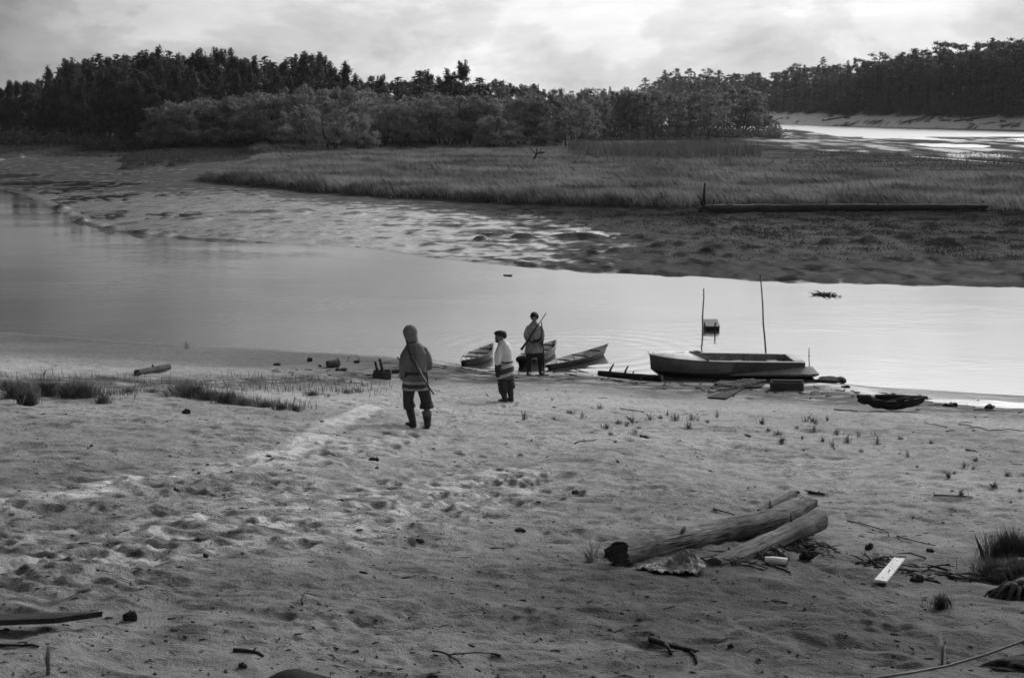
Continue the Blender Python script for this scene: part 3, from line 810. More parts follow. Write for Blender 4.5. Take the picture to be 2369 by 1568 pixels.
# ---- single dark tops behind the willows, left to right
for xd, yt, wd, kd, lab in ((808, 160, 1.35, 'dark', 'broad dark tree standing just right of the left wood, behind the willows'),
        (862, 176, 2.6, 'spruce', 'slim dark treetop above the willows, first after the gap in the skyline'),
        (884, 184, .8, 'dark', 'short dark treetop close beside a slim one above the willows'),
        (922, 178, 3.4, 'spruce', 'pointed dark treetop alone between two skyline gaps'),
        (972, 164, 3.0, 'spruce', 'thin spiky dark tree above the middle of the willows'),
        (992, 176, 1.1, 'dark', 'dark tree leaning into its spiky neighbour above the willows'),
        (1040, 174, 1.5, 'dark', 'wide dark tree at the foot of the tallest airy treetop'),
        (1073, 157, .9, 'dark', 'tallest airy treetop in the middle of the skyline'),
        (1110, 179, 3.2, 'spruce', 'pointed dark tree right of the tallest airy treetop'),
        (1160, 184, 1.3, 'birch', 'pale rounded tree on the skyline right of the dark tops'),
        (1212, 196, 1.2, 'birch', 'smaller pale rounded tree on the skyline, before the lowest dip'),
        (1245, 194, .5, 'spruce', 'tiny lone spruce spire in the dip of the skyline')):
    yw = random.uniform(243, 250)
    tree(kd, at_depth(xd, yw), yw, top_h(yt, yw, .7), lab, 'single treetops above the willows', {'dark': 'dark_tree', 'birch': 'pale_tree', 'spruce': 'spruce_tree'}[kd], wide=wd * (1.2 if kd == 'dark' else 1))

# ---- willows: back rank, then the rounded bushes at the edge of the meadow
G_W = 'grey willows along the back of the meadow'
LB_W = 'tall grey willow in the thicket behind the sedge meadow'
xd = 380.0
while xd < 1340:
    yw = random.uniform(226, 236); t_ = np.interp(xd, [380, 480, 640, 800, 900, 1000, 1150, 1340], [232, 216, 204, 202, 218, 214, 214, 222]) + random.uniform(-8, 14)
    tree('willow', at_depth(xd, yw), yw, top_h(t_, yw, .7), LB_W, G_W, 'willow', wide=random.uniform(.9, 1.2))
    xd += random.uniform(30, 46)
for i, (xd, yb, yt, wd, lab) in enumerate((
        (415, 341, 252, 1.0, 'grey willow at the left end of the thicket, beside the dark wood'),
        (500, 340, 238, 1.0, 'rounded grey willow over the left grass islet'),
        (572, 340, 232, 1.0, 'tall round willow just left of the pale forward bush'),
        (650, 345, 268, 1.0, 'pale forward willow bush that steps out over the left edge of the meadow'),
        (700, 350, 250, 1.05, 'willow beside the pale forward bush, dark underneath'),
        (770, 352, 246, 1.1, 'broad willow with a dark hollow base left of the middle'),
        (835, 350, 262, .9, 'lower willow between two broad ones at the meadow edge'),
        (880, 346, 240, 1.0, 'willow showing slanting stems near the middle of the meadow edge'),
        (940, 345, 228, .95, 'tall narrow willow at the middle of the meadow edge'),
        (1010, 343, 232, 1.05, 'willow on crooked black stems behind the dead snag'),
        (1062, 341, 246, .95, 'willow between crooked stems and the low round bush'),
        (1140, 346, 268, 1.15, 'low round willow bush standing forward behind the dead snag'),
        (1185, 345, 275, .9, 'small round willow squeezed between two bigger bushes'),
        (1235, 342, 258, 1.2, 'big dark round willow at the right end of the thicket'),
        (1285, 336, 262, .9, 'leaning pale willow at the very right end of the thicket'))):
    p = onz(xd, yb, .55)
    tree('willow', p.x, p.y, top_h(yt, p.y, .55), lab, None, 'willow', wide=wd * 1.05, k=i % 5)
# ---- thin birch stand with bare stems
LB_B = 'slender pale birch with a bare stem in the open stand right of the willows'
xd = 1290.0
while xd < 1680:
    for yw in (random.uniform(262, 275), random.uniform(285, 300)):
        x_ = xd + random.uniform(-12, 12)
        tree('birch', at_depth(x_, yw), yw, top_h(random.uniform(204, 226), yw, .6), LB_B, 'pale birches in the open stand', 'birch_tree', wide=random.uniform(.95, 1.35))
    xd += random.uniform(17, 27)
for i, (xd, yb, yt, wd, lab) in enumerate(((1660, 311, 214, 1.25, 'wide airy willow with slanting stems left of the point'),
        (1712, 312, 203, 1.35, 'tallest willow at the point, its stems fanning out from one foot'),
        (1752, 310, 244, 1.0, 'low willow leaning over the water at the point'), (1790, 306, 272, 1.0, 'smallest willow bush at the tip of the point'), (1612, 310, 232, .9, 'thin willow where the birch stand ends'))):
    p = onz(xd, yb, .5)
    tree('willow', p.x, p.y, top_h(yt, p.y, .5), lab, None, 'willow', wide=wd, k=i % 5)

# ---- pines on the high right bank
PKX = [1300, 1400, 1470, 1560, 1640, 1740, 1780, 1860, 1950, 2050, 2150, 2230, 2300, 2369, 2600]
PKY = [204, 198, 188, 170, 172, 166, 160, 150, 144, 136, 114, 108, 92, 92, 70]
G_P = 'tall dark pines on the high right bank'
def bank_pt(xd, back):                                  # point on the right bank, `back` metres behind its foot, under column xd
    k = (xd - 1184.5) / FPX
    ys = np.linspace(200, 2900, 6000); f = np.interp(ys, BKY, BKX) + back - k * ys
    i = np.where((f[:-1] > 0) & (f[1:] <= 0))[0]
    if len(i) == 0: i = [np.argmin(np.abs(f))]
    y_ = ys[i[0]]; return k * y_, y_
for back, lab, step, lo, hi in ((15, 'tall dark pine in the front rank above the sandy cut on the right bank', (17, 27), -6, 34), (24, 'tall dark pine rising behind the front rank on the right bank', (15, 26), -12, 18)):
    xd = 1470.0
    while xd < 2520:
        x_, y_ = bank_pt(xd, back + random.uniform(-2, 3))
        zb = gz(x_, y_); h = top_h(np.interp(xd, PKX, PKY) + random.uniform(lo, hi), y_, zb)
        sp_ = random.random() < .34
        tree('spruce' if sp_ else 'pine', x_, y_, max(8, h), lab, G_P, 'pine_tree', wide=random.uniform(1.5, 2.3) if sp_ else random.uniform(1.0, 1.5))
        xd += random.uniform(*step) * (.72 if xd < 1750 else 1)
# farther and deeper in: one mass
parts_c = []
def mass(kind, x_, y_, h, wide=1.3):
    t_, c_, H = PROTO[kind][random.randrange(len(PROTO[kind]))]
    V_, F_ = me_np(c_); keep = RNG.random(len(F_)) < .6
    a = random.uniform(0, 6.28); sc = h / H; F_ = F_[keep]
    Vx = V_[F_.ravel()].copy(); ca, sa = math.cos(a), math.sin(a)
    ctr = Vx.reshape(-1, 4, 3).mean(1, keepdims=True); Vx = (ctr + (Vx.reshape(-1, 4, 3) - ctr) * 1.5).reshape(-1, 3)
    Wx = np.stack([(Vx[:, 0] * ca - Vx[:, 1] * sa) * sc * wide + x_, (Vx[:, 0] * sa + Vx[:, 1] * ca) * sc * wide + y_, Vx[:, 2] * sc + gz(x_, y_)], 1)
    parts_c.append((Wx, np.arange(len(Wx), dtype=np.int32).reshape(-1, 4)))
xd = 1150.0
while xd < 2560:
    for back in (29, 34, 40):
        x_, y_ = bank_pt(xd, back)
        mass('pine' if random.random() < .8 else 'spruce', x_, y_, max(7, top_h(np.interp(xd, PKX, PKY) + random.uniform(4, 40), y_, 5.2)), 1.7)
    xd += random.uniform(13, 22)
xd = 1300.0
while xd < 1640:                                       # behind the birch stand
    yw = random.uniform(312, 330); mass('dark', at_depth(xd, yw), yw, max(4, top_h(random.uniform(214, 245), yw, .6)), 1.7); xd += random.uniform(12, 20)
xd = 770.0
while xd < 1270:                                       # filling behind the single treetops
    yw = random.uniform(258, 268); mass('dark', at_depth(xd, yw), yw, top_h(np.interp(xd, [770, 860, 960, 1100, 1270], [182, 196, 192, 194, 208]) + random.uniform(-4, 10), yw, .8), 1.6); xd += random.uniform(13, 22)
xd = -260.0
while xd < 1320:                                        # deep in the left wood
    yw = random.uniform(268, 285)
    mass('dark', at_depth(xd, yw), yw, max(4, top_h(np.interp(xd, SKX + [830, 1320], SKY_ + [215, 225]) + random.uniform(6, 22), yw, .9)), 1.5)
    xd += random.uniform(22, 34)
V_, F_ = mesh_join_np(parts_c)
tag(link('forest', bigmesh('forest', V_, F_), L_pine, smooth=False), 'dark forest receding behind the trees one can tell apart', 'forest', kind='stuff')

# low scrub under the wood's edge and on the lip of the right bank
P = []
for i in range(330):
    xd = random.uniform(-150, 640); yw = random.uniform(228, 240)
    P.append((at_depth(xd, yw), yw, random.uniform(.6, 2.6), 1.5))
for i in range(520):
    x_, y_ = bank_pt(random.uniform(1560, 2500), random.uniform(10, 22)); P.append((x_, y_, random.uniform(1.2, 5.5), 2.0))
for i in range(28):                                     # slumped turf on the sand slope
    x_, y_ = bank_pt(random.uniform(1700, 2450), random.uniform(2, 9)); P.append((x_, y_, random.uniform(.2, .6), 1.1))
for i in range(90):
    xd = random.uniform(1300, 1780); p = onz(xd, random.uniform(308, 316), .6); P.append((p.x, p.y, random.uniform(.3, .9), 1.0))
for i in range(160):
    xd = random.uniform(1280, 1800); yw = random.uniform(300, 325); P.append((at_depth(xd, yw), yw, random.uniform(.8, 2.6), 1.6))
Q = []
for x_, y_, h, r_ in P:
    n = int(75 * h + 30); q = RNG.normal(size=(n, 3)) * [r_ * .6, r_ * .6, h * .4]; q[:, 2] = np.abs(q[:, 2]); Q.append(q + [x_, y_, gz(x_, y_)])
tag(link('undergrowth', leaves('undergrowth', np.concatenate(Q), .42, RNG, .2, .6), leafmat('scrub leaves', .09), smooth=False), 'low dark scrub along the foot of the woods and the lip of the right bank', 'undergrowth', kind='stuff')

# ---- sedge meadow
def sample(n, xlo, xhi, ylo, yhi, dens):
    xs = RNG.uniform(xlo, xhi, n); ys = RNG.uniform(ylo, yhi, n)
    k = RNG.random(n) < dens(xs, ys)
    return xs[k], ys[k]
def dens(xs, ys):
    m_ = island_m(xs, ys) > .35
    m_ &= creek_d(xs, ys) > 2.2
    m_ &= chan_m(xs, ys) < .1
    m_ &= np.abs(xs) < .42 * ys + 6
    edge = np.exp(-np.clip(ys - np.interp(xs, IFX, IFY), 0, 50) / 12)
    return m_ * (.42 + .58 * edge) * np.clip(115 / ys, .3, 1) * (.55 + .45 * sstep(-.3, .2, fbm(xs / 3, ys / 5, 81, 3)))
xs, ys = sample(420000, -46, 66, 84, 250, dens)
cx_ = np.repeat(xs, 5) + RNG.normal(0, .22, 5 * len(xs)); cy_ = np.repeat(ys, 5) + RNG.normal(0, .22, 5 * len(xs))
zz_ = hfun(cx_, cy_, False)
ei = np.clip(cy_ - np.interp(cx_, IFX, IFY), 0, 99)
hh = (.64 + .50 * fbm(cx_ / 3, cy_ / 4.5, 82, 4) + .25 * np.interp(cx_, [-30, 0, 20], [0, .1, .35]) * np.exp(-ei / 14)) * RNG.uniform(.6, 1.15, len(cx_)) * np.clip(.55 + ei / 3, .55, 1)
hh = np.where(cx_ > 14 + (cy_ - 92) * .05, hh * np.clip(.35 + ei / 6, .35, 1), hh)
cdd = creek_d(cx_, cy_); hh = hh * np.where((cdd < 34) & (cx_ > 30), np.clip((cdd - 3) / 60, .14, 1), 1)
tag(link('sedge', blades('sedge', np.stack([cx_, cy_, zz_ - .03], 1), hh, .045, .5, RNG, math.pi, .9), L_sedge, smooth=False), 'tall pale sedge meadow bending in the wind beyond the mud', 'sedge', kind='stuff')
# islets and the low grass beside the second channel
xs, ys = [], []
for mx, my, rx, ry, hh_ in ISLETS:
    n = int(rx * ry * 26); a = RNG.uniform(0, 6.28, n); q = np.sqrt(RNG.random(n)) * .98
    xs.append(mx + np.cos(a) * q * rx); ys.append(my + np.sin(a) * q * ry)
n = 5000; a = RNG.uniform(1820, 2500, n); p = [onz(u, v, .4) for u, v in zip(a, RNG.uniform(352, 396, n))]
px = np.array([q.x for q in p]); py = np.array([q.y for q in p])
k = (creek_d(px, py) > 2.4) & (chan_m(px, py) < .05) & (RNG.random(n) < .6)
xs.append(px[k]); ys.append(py[k])
n = 9000; a = RNG.uniform(-120, 640, n); p = [onz(u, v, .8) for u, v in zip(a, RNG.uniform(336, 352, n))]
xs.append(np.array([q.x for q in p])); ys.append(np.array([q.y for q in p]))
xs = np.concatenate(xs); ys = np.concatenate(ys)
zz_ = hfun(xs, ys); k = zz_ > .06; xs, ys, zz_ = xs[k], ys[k], zz_[k]
tag(link('low_grass', blades('low_grass', np.stack([xs, ys, zz_ - .03], 1), RNG.uniform(.15, .45, len(xs)), .09, .5, RNG), leafmat('low dark grass', .075), smooth=False), 'short dark grass on the mud islets and beside the side channel', 'grass', kind='stuff')
# strip of darker reed across the back of the meadow
n = 5200; a = np.concatenate([RNG.normal(1560, 110, n), RNG.normal(1340, 16, 500)]); b_ = np.concatenate([RNG.normal(362, 6, n), RNG.normal(352, 2, 500)])
k = (a < 1765 - RNG.exponential(14, len(a))) & (a > 1315); a, b_ = a[k], b_[k]
p = np.array([tuple(onz(u, v, .55)) for u, v in zip(a, b_)]); p[:, 2] = hfun(p[:, 0], p[:, 1]) - .05
tag(link('reeds', blades('reeds', p, RNG.uniform(1.0, 2.1, len(p)), .13, .12, RNG), L_reed, smooth=False), 'strip of tall dark reeds across the back of the meadow', 'reeds', kind='stuff')
# ragged low plants on the drier right half of the mud
xs, ys = sample(150000, -4, 44, 66, 98, lambda u, v: (.08 + .92 * sstep(-.05, .3, fbm(u / 2.6, v / 3.4, 84, 4, .6))) * sstep(-4, 30, u + (v - 78) * .9))
zz_ = hfun(xs, ys); k = (zz_ > .10) & (island_m(xs, ys) < .3); xs, ys, zz_ = xs[k], ys[k], zz_[k]
tag(link('mud_weeds', blades('mud_weeds', np.stack([xs, ys, zz_ - .02], 1), RNG.uniform(.03, .15, len(xs)), .05, .6, RNG), leafmat('mud weeds', .04), smooth=False), 'sparse low weeds scattered over the drier right side of the mud', 'weeds', kind='stuff')
# grass line along the top of the near wet sand
def strip(pts, n, sx, sy):
    out = []
    P_ = [G(a, b) for a, b in pts]
    for i in range(n):
        j = random.randrange(len(P_) - 1); t_ = random.random(); q = P_[j].lerp(P_[j + 1], t_)
        out.append((q.x + random.gauss(0, sx), q.y + random.gauss(0, sy)))
    return np.array(out)
def grassobj(name, xy, hlo, hhi, w_, lab, cat, matl=L_shore, lean=.25):
    zz_ = hfun(xy[:, 0], xy[:, 1])
    return tag(link(name, blades(name, np.column_stack([xy, zz_ - .02]), RNG.uniform(hlo, hhi, len(xy)), w_, lean, RNG), matl, smooth=False), lab, cat, kind='stuff')
a = np.concatenate([strip([(-100, 885), (60, 905), (180, 905), (260, 915)], 800, .25, .40), strip([(20, 900), (70, 912), (120, 905), (150, 905), (215, 915), (190, 905)], 900, .16, .18), strip([(405, 918), (440, 905), (470, 920), (520, 925), (600, 935)], 620, .14, .16), strip([(560, 930), (640, 940), (690, 946)], 300, .2, .10),
                    strip([(-100, 872), (200, 880), (420, 892), (560, 900), (700, 905), (850, 902)], 700, .5, .7), strip([(560, 872), (700, 880), (840, 890)], 200, .5, .5)])
grassobj('shore_grass', a, .04, .24, .011, 'dark thin grass in a ragged line along the upper edge of the wet sand', 'grass')

# ================================================================ PEOPLE
def lerp3(a, b, t): return Vector(a).lerp(Vector(b), t)

def hand(mb, wrist, direction, palm_n, curl=.5, s=1.0, thumb=1):
    """palm, four unequal bent fingers and a thumb from the side of the palm"""
    w_ = Vector(wrist); d = Vector(direction).normalized(); n_ = Vector(palm_n); n_ = (n_ - d * n_.dot(d)).normalized(); sd = d.cross(n_)
    M = Matrix((sd, n_, d)).transposed()
    mb.ell(w_ + d * .045 * s, (.040 * s, .017 * s, .052 * s), 12, 8, M)
    for i, (o, L) in enumerate(((-.030, .062), (-.010, .074), (.010, .078), (.029, .070))):
        p = w_ + d * .078 * s + sd * o * s * thumb; pts = [p - d * .02 * s]; dirv = d.copy()
        for k in range(3):
            ang = curl * (.55 + .35 * k) + .04 * i
            dirv = (d * math.cos(ang * (k + 1) * .55) + n_ * math.sin(ang * (k + 1) * .55)).normalized()
            p = p + dirv * L * s * (.42, .33, .25)[k]; pts.append(p.copy())
        mb.tube(pts, [.0095 * s, .0095 * s, .0088 * s, .007 * s], 7)
    b = w_ + d * .03 * s - sd * .034 * s * thumb
    mb.tube([w_ + d * .015 * s - sd * .02 * s * thumb, b, b + (d * .75 - sd * .55 * thumb + n_ * .35) * .036 * s, b + (d * 1.0 - sd * .45 * thumb + n_ * .7) * .062 * s], [.013 * s, .013 * s, .0105 * s, .0085 * s], 7)

def head(mb, c, face, s=1.0, tilt=0.0):
    """skull, jaw, brow, nose, lips, chin and ears; face = heading angle the nose points to"""
    c = Vector(c); f = Vector((math.cos(face) * math.cos(tilt), math.sin(face) * math.cos(tilt), math.sin(tilt))); l = Vector((-math.sin(face), math.cos(face), 0)); u = f.cross(l)
    M = Matrix((f, l, u)).transposed()
    P = lambda a, b, e: c + (f * a + l * b + u * e) * s
    mb.ell(P(-.012, 0, .030), (.098 * s, .076 * s, .092 * s), 18, 12, M)
    mb.ell(P(.022, 0, -.045), (.066 * s, .058 * s, .068 * s), 16, 10, M)
    mb.ell(P(.062, 0, -.088), (.026 * s, .026 * s, .020 * s), 10, 7, M)                       # chin
    mb.ell(P(.070, 0, .024), (.020 * s, .052 * s, .012 * s), 12, 7, M)                        # brow
    mb.tube([P(.080, 0, .012), P(.098, 0, -.012), P(.106, 0, -.028), P(.088, 0, -.036)], [.009 * s, .011 * s, .014 * s, .010 * s], 8)
    mb.ell(P(.080, 0, -.055), (.014 * s, .024 * s, .007 * s), 10, 6, M); mb.ell(P(.077, 0, -.066), (.014 * s, .021 * s, .008 * s), 10, 6, M)
    for q in (-1, 1):
        mb.ell(P(.055, q * .042, -.022), (.024 * s, .022 * s, .022 * s), 10, 7, M)           # cheek
        mb.ell(P(-.012, q * .076, -.008), (.018 * s, .010 * s, .031 * s), 10, 7, M)          # ear
    return P, M

M_skin = mat('weathered skin', .25, .55, .12, 30, bump=.1, bdist=.002, spec=.4)
M_skin2 = mat('dark weathered skin', .13, .55, .15, 30, bump=.1, bdist=.002, spec=.4)
M_eye = mat('eye', .03, .2, .0, 10, bump=0, spec=.6)
M_hair = mat('black hair', .018, .7, .4, 38, (1, 1, .35), 1.0, .02)
M_cloth1 = mat('grey brown cloth', .105, .95, .18, 14, (1, 1, .35), .6, .02, blotch=.06)
M_hoodc = mat('worn felt hood', .165, .95, .2, 18, bump=.5, bdist=.012)
M_trou = mat('dark trousers', .042, .95, .3, 9, (1, 1, .5), 1.0, .05)
M_boot = mat('greased leather boot', .028, .6, .3, 18, bump=.3, bdist=.006, spec=.4)
M_sock = mat('light stocking', .13, .95, .2, 30)
M_belt = mat('leather belt', .025, .6, .2, 20)
M_cap = mat('dark fur cap', .022, .95, .4, 50, bump=.9, bdist=.012)

def band_nodes(spec, base, tilt=0.0, tilty=0.0, breakup=0.0):
    def f(N, t):
        s_ = N.new('ShaderNodeSeparateXYZ'); N.l.new(t.outputs['Object'], s_.inputs[0])
        z = N.m('ADD', s_.outputs[2], N.m('ADD', N.m('MULTIPLY', s_.outputs[0], tilt), N.m('MULTIPLY', s_.outputs[1], tilty)))
        wob = N.noise(t.outputs['Object'], 9, 2, .5); z = N.m('ADD', z, N.m('MULTIPLY', N.m('SUBTRACT', wob, .5), .03))
        out = None; val = base
        for lo, hi, v in spec:
            k = N.m('MULTIPLY', N.m('GREATER_THAN', z, lo), N.m('LESS_THAN', z, hi))
            if breakup and v > base:
                st = N.m('GREATER_THAN', N.noise(N.xyz(s_.outputs[0], 0.0, 0.0), 16, 1, .5), .5 - breakup); k = N.m('MULTIPLY', k, N.mr(st, 0, 1, .35, 1, False))
            mx = N.m('ADD', N.m('MULTIPLY', k, v), N.m('MULTIPLY', N.m('SUBTRACT', 1.0, k), val)); val = mx
        return val
    return f

def leg_set(root, mb_body, hip, knee, ankle, toe, tr_end=.42, tr_r=(.125, .12, .105, .10), blouse=.012, boot_top=.1, sock=False, mt=None, mbt=None):
    hip, knee, ankle, toe = map(Vector, (hip, knee, ankle, toe))
    mb_body.tube([hip, lerp3(hip, knee, .5), knee, lerp3(knee, ankle, .35), ankle], [.085, .075, .055, .055, .036], 10)
    mb_body.tube([ankle + (ankle - toe) * .25, ankle - Vector((0, 0, .03)), toe], [.036, .042, .028], 8)
    e = lerp3(knee, ankle, tr_end); k2 = lerp3(knee, ankle, tr_end * .8)
    mt.tube([hip + Vector((0, 0, .12)), hip, lerp3(hip, knee, .5), knee, k2, e, e + (knee - e) * .12], [tr_r[0] * .9, tr_r[0], tr_r[1], tr_r[2], tr_r[3] + blouse * 1.4, tr_r[3] + blouse * .2, tr_r[3] * .6], 14, noise=.05, seed=int(hip.x * 1000))
    bt = lerp3(knee, ankle, boot_top)
    mbt.tube([bt, lerp3(bt, ankle, .5), ankle + Vector((0, 0, .03)), ankle - Vector((0, 0, .05))], [.076, .072, .062, .060], 12)
    dr = (toe - ankle); dr.z = 0; dr.normalize(); hl = ankle - dr * .055; hl.z = .045
    mbt.tube([hl, Vector((ankle.x, ankle.y, .055)) + dr * .03, Vector((toe.x, toe.y, .045)), Vector((toe.x, toe.y, .038)) + dr * .05], [.048, .056, .050, .026], 12, flat=.9)

def person(pos, label, J, face, skin, hs=1.0, htilt=0.0, hands=()):
    root = thing('person', label, 'person', pos)
    b = MB()
    P, M = head(b, J['head'], face, hs, htilt)
    b.tube([J['neck'], lerp3(J['neck'], J['head'], .7)], [.058, .055], 12)
    (lsx, lsy, lsz), (rsx, rsy, rsz) = J['sh']
    mx, my = (lsx + rsx) / 2, (lsy + rsy) / 2; hw = abs(rsx - lsx) / 2
    px, py, pz = J['pelvis']
    b.stack([(px, py, pz - .09, .13, .10), (px, py, pz + .02, .165, .12), (px * .6 + mx * .4, py * .6 + my * .4, pz + .2, .135, .105), (mx, my, lsz - .18, hw * .86, .12), (mx, my, lsz - .04, hw * .92, .10), (mx, my, lsz + .04, .09, .075)], 20)
    for sh, elb, wr in zip(J['sh'], J['el'], J['wr']):
        sh = Vector(sh).lerp(Vector((mx, my, lsz)), .28) - Vector((0, 0, .085))
        b.tube([sh, lerp3(sh, elb, .5), elb, lerp3(elb, wr, .4), wr], [.058, .050, .042, .040, .028], 10)
    for h_ in hands: hand(b, *h_)
    return root, b, P, M

def eyes(root, P, s=1.0):
    for q in (-1, 1):
        e = MB(); e.ell(P(.0765, q * .031, .006), (.0085 * s, .012 * s, .008 * s), 10, 7); e.build('eye', M_eye, root)

# ---------------------------------------------------------------- the man with the hood, seen from behind
q = G(972, 989); p1 = Vector((q.x, q.y, q.z - .01))
J = dict(head=(-.165, .10, 1.605), neck=(-.11, .03, 1.46), sh=((-.225, -.01, 1.405), (.085, .03, 1.415)), el=((-.262, -.03, 1.10), (.132, .06, 1.13)), wr=((-.268, .05, .84), (.06, .24, .98)), pelvis=(-.075, 0, .90))
r1, b, P, Mh = person(p1, 'man in a felt hood and belted coat seen from behind, gun across his back', J, R(165), M_skin2, .98, R(-6), hands=(((-.268, .05, .84), (0, .15, -1), (1, .1, 0), .7, 1.0, 1), ((.06, .24, .98), (-1, .3, .1), (0, .3, -1), .8, 1.0, -1)))
mt, mbt = MB(), MB()
leg_set(r1, b, (-.165, 0, .86), (-.20, .05, .47), (-.125, .02, .09), (-.215, .09, .04), .38, tr_r=(.110, .108, .094, .088), mt=mt, mbt=mbt, boot_top=.2)
leg_set(r1, b, (.015, 0, .86), (.105, .05, .46), (.125, .0, .09), (.12, .16, .04), .36, tr_r=(.110, .108, .098, .098), blouse=.024, mt=mt, mbt=mbt, boot_top=.62)
mt.stack([(-.075, 0, .80, .20, .15), (-.075, 0, .95, .19, .145)], 18)
b.skin('body', M_skin2, r1, .0075, 2)
mt.skin('trousers', M_trou, r1, .011, 3); mbt.skin('boots', M_boot, r1, .009, 2)
for a_, c_ in (((.112, .02, .29), (.118, .015, .21)),): t_ = MB(); t_.tube([a_, c_], [.083, .078], 14); t_.build('stocking', M_sock, r1)
k = MB()
k.stack([(-.08, 0, .665, .225, .175), (-.08, 0, .74, .215, .17), (-.075, 0, .86, .195, .16), (-.07, .0, .955, .175, .145), (-.068, .0, 1.02, .190, .158), (-.07, -.005, 1.16, .198, .162), (-.07, -.005, 1.30, .192, .155), (-.082, .005, 1.40, .150, .12), (-.105, .03, 1.47, .095, .085)], 28)
k.tube([(-.13, 0, 1.35), (-.19, -.005, 1.325), (-.240, -.015, 1.23), (-.262, -.03, 1.10), (-.266, .0, .95), (-.268, .05, .84)], [.062, .078, .084, .080, .072, .066], 14, noise=.03, seed=3)
k.tube([(.0, .02, 1.35), (.06, .025, 1.325), (.105, .035, 1.24), (.132, .06, 1.13), (.14, .16, 1.03), (.075, .235, .985)], [.062, .080, .086, .086, .074, .060], 14, noise=.03, seed=4)
M_c1 = mat('belted coat', .1, .95, .25, 9, (1, 1, .35), 1.0, .06, bands=band_nodes(((.60, .665, .12), (.665, .705, .36), (.705, .775, .06), (.775, .82, .36)), .15, 0.02, 0, .12), blotch=.06)
k.skin('coat', M_c1, r1, .012, 2)
hd = MB()                                                # hood with a small peak
hd.tube([(-.215, .13, 1.705), (-.19, .10, 1.675), (-.155, .07, 1.62), (-.135, .05, 1.54), (-.12, .035, 1.465)], [.045, .105, .122, .108, .105], 18)
hd.ell((-.150, .065, 1.625), (.122, .125, .125), 18, 12)
hd.skin('hood', M_hoodc, r1, .010, 3)
t_ = MB(); t_.stack([(-.072, 0, .938, .187, .156), (-.072, 0, .944, .192, .161), (-.072, 0, .976, .192, .161), (-.072, 0, .982, .187, .156)], 28, cap=False); t_.build('belt', M_belt, r1)
t_ = MB(); t_.tube([(.128, -.10, .985), (.132, -.105, .93), (.137, -.10, .84), (.14, -.095, .80)], [.022, .026, .022, .010], 10, flat=.6); t_.build('knife_sheath', M_belt, r1)
# ---------------------------------------------------------------- second man, pale coat
q = G(1171, 930); p2 = Vector((q.x, q.y, q.z - .01))
J = dict(head=(-.150, -.04, 1.475), neck=(-.085, -.01, 1.345), sh=((-.125, -.15, 1.275), (.045, .16, 1.285)), el=((-.185, -.20, 1.02), (.05, .20, 1.02)), wr=((-.165, -.19, .80), (-.08, .25, .80)), pelvis=(-.02, 0, .82))
r2, b, P, Mh = person(p2, 'bearded man in a pale coat with striped hem and black cap, facing left', J, R(205), M_skin2, 1.0, R(-8), hands=(((-.165, -.19, .80), (-.1, 0, -1), (-1, .2, 0), .5, 1.0, 1), ((-.08, .25, .80), (-.2, 0, -1), (-1, 0, 0), .5, 1.0, -1)))
mt, mbt = MB(), MB()
leg_set(r2, b, (-.075, -.05, .78), (-.085, -.06, .43), (-.035, -.03, .09), (-.145, -.08, .04), .62, tr_r=(.12, .115, .10, .088), mt=mt, mbt=mbt, boot_top=.4)
leg_set(r2, b, (.045, .05, .78), (.075, .06, .46), (.105, .06, .09), (.02, .10, .04), .42, tr_r=(.12, .115, .10, .10), blouse=.02, mt=mt, mbt=mbt, boot_top=.25)
mt.stack([(-.015, 0, .70, .18, .16), (-.015, 0, .86, .17, .15)], 18)
b.skin('body', M_skin2, r2, .0075, 2)
mt.skin('trousers', M_trou, r2, .011, 3); mbt.skin('boots', M_boot, r2, .009, 2)
k = MB()
k.stack([(-.022, 0, .555, .225, .235), (-.020, 0, .64, .215, .225), (-.02, 0, .78, .195, .20), (-.03, 0, .90, .170, .175), (-.035, 0, .96, .182, .188), (-.04, 0, 1.08, .182, .20), (-.04, 0, 1.20, .170, .205), (-.05, 0, 1.29, .135, .165), (-.085, -.01, 1.355, .088, .09), (-.105, -.02, 1.395, .092, .094)], 28)
k.tube([(-.09, -.09, 1.27), (-.135, -.145, 1.235), (-.172, -.185, 1.13), (-.19, -.205, 1.02), (-.178, -.20, .88), (-.17, -.19, .82)], [.06, .074, .080, .076, .070, .066], 14, noise=.03, seed=5)
k.tube([(.0, .09, 1.27), (.045, .145, 1.24), (.068, .19, 1.13), (.055, .21, 1.02), (-.02, .24, .90), (-.07, .25, .82)], [.06, .074, .080, .076, .070, .066], 14, noise=.03, seed=6)
M_c2 = mat('pale coat', .5, .95, .15, 9, (1, 1, .4), .9, .045, bands=band_nodes(((.40, .60, .10), (.60, .675, .52), (.675, .79, .075), (.79, .87, .56), (.87, .888, .12)), .64, -.30, 0.05), blotch=.05)
k.skin('coat', M_c2, r2, .012, 2)
t_ = MB(); t_.tube([(-.175, -.195, .90), (-.178, -.205, .78), (-.175, -.21, .68), (-.185, -.21, .60)], [.076, .074, .062, .035], 12); t_.skin('mitten', M_trou, r2, .010, 2)
t_ = MB(); t_.tube([(-.03, .23, .90), (-.075, .25, .80), (-.10, .25, .70), (-.11, .25, .62)], [.076, .072, .062, .035], 12); t_.skin('mitten', M_trou, r2, .010, 2)
t_ = MB(); t_.stack([(-.033, 0, .905, .184, .188), (-.033, 0, .912, .190, .194), (-.033, 0, .935, .190, .194), (-.033, 0, .942, .184, .188)], 28, cap=False); t_.build('belt', M_belt, r2)
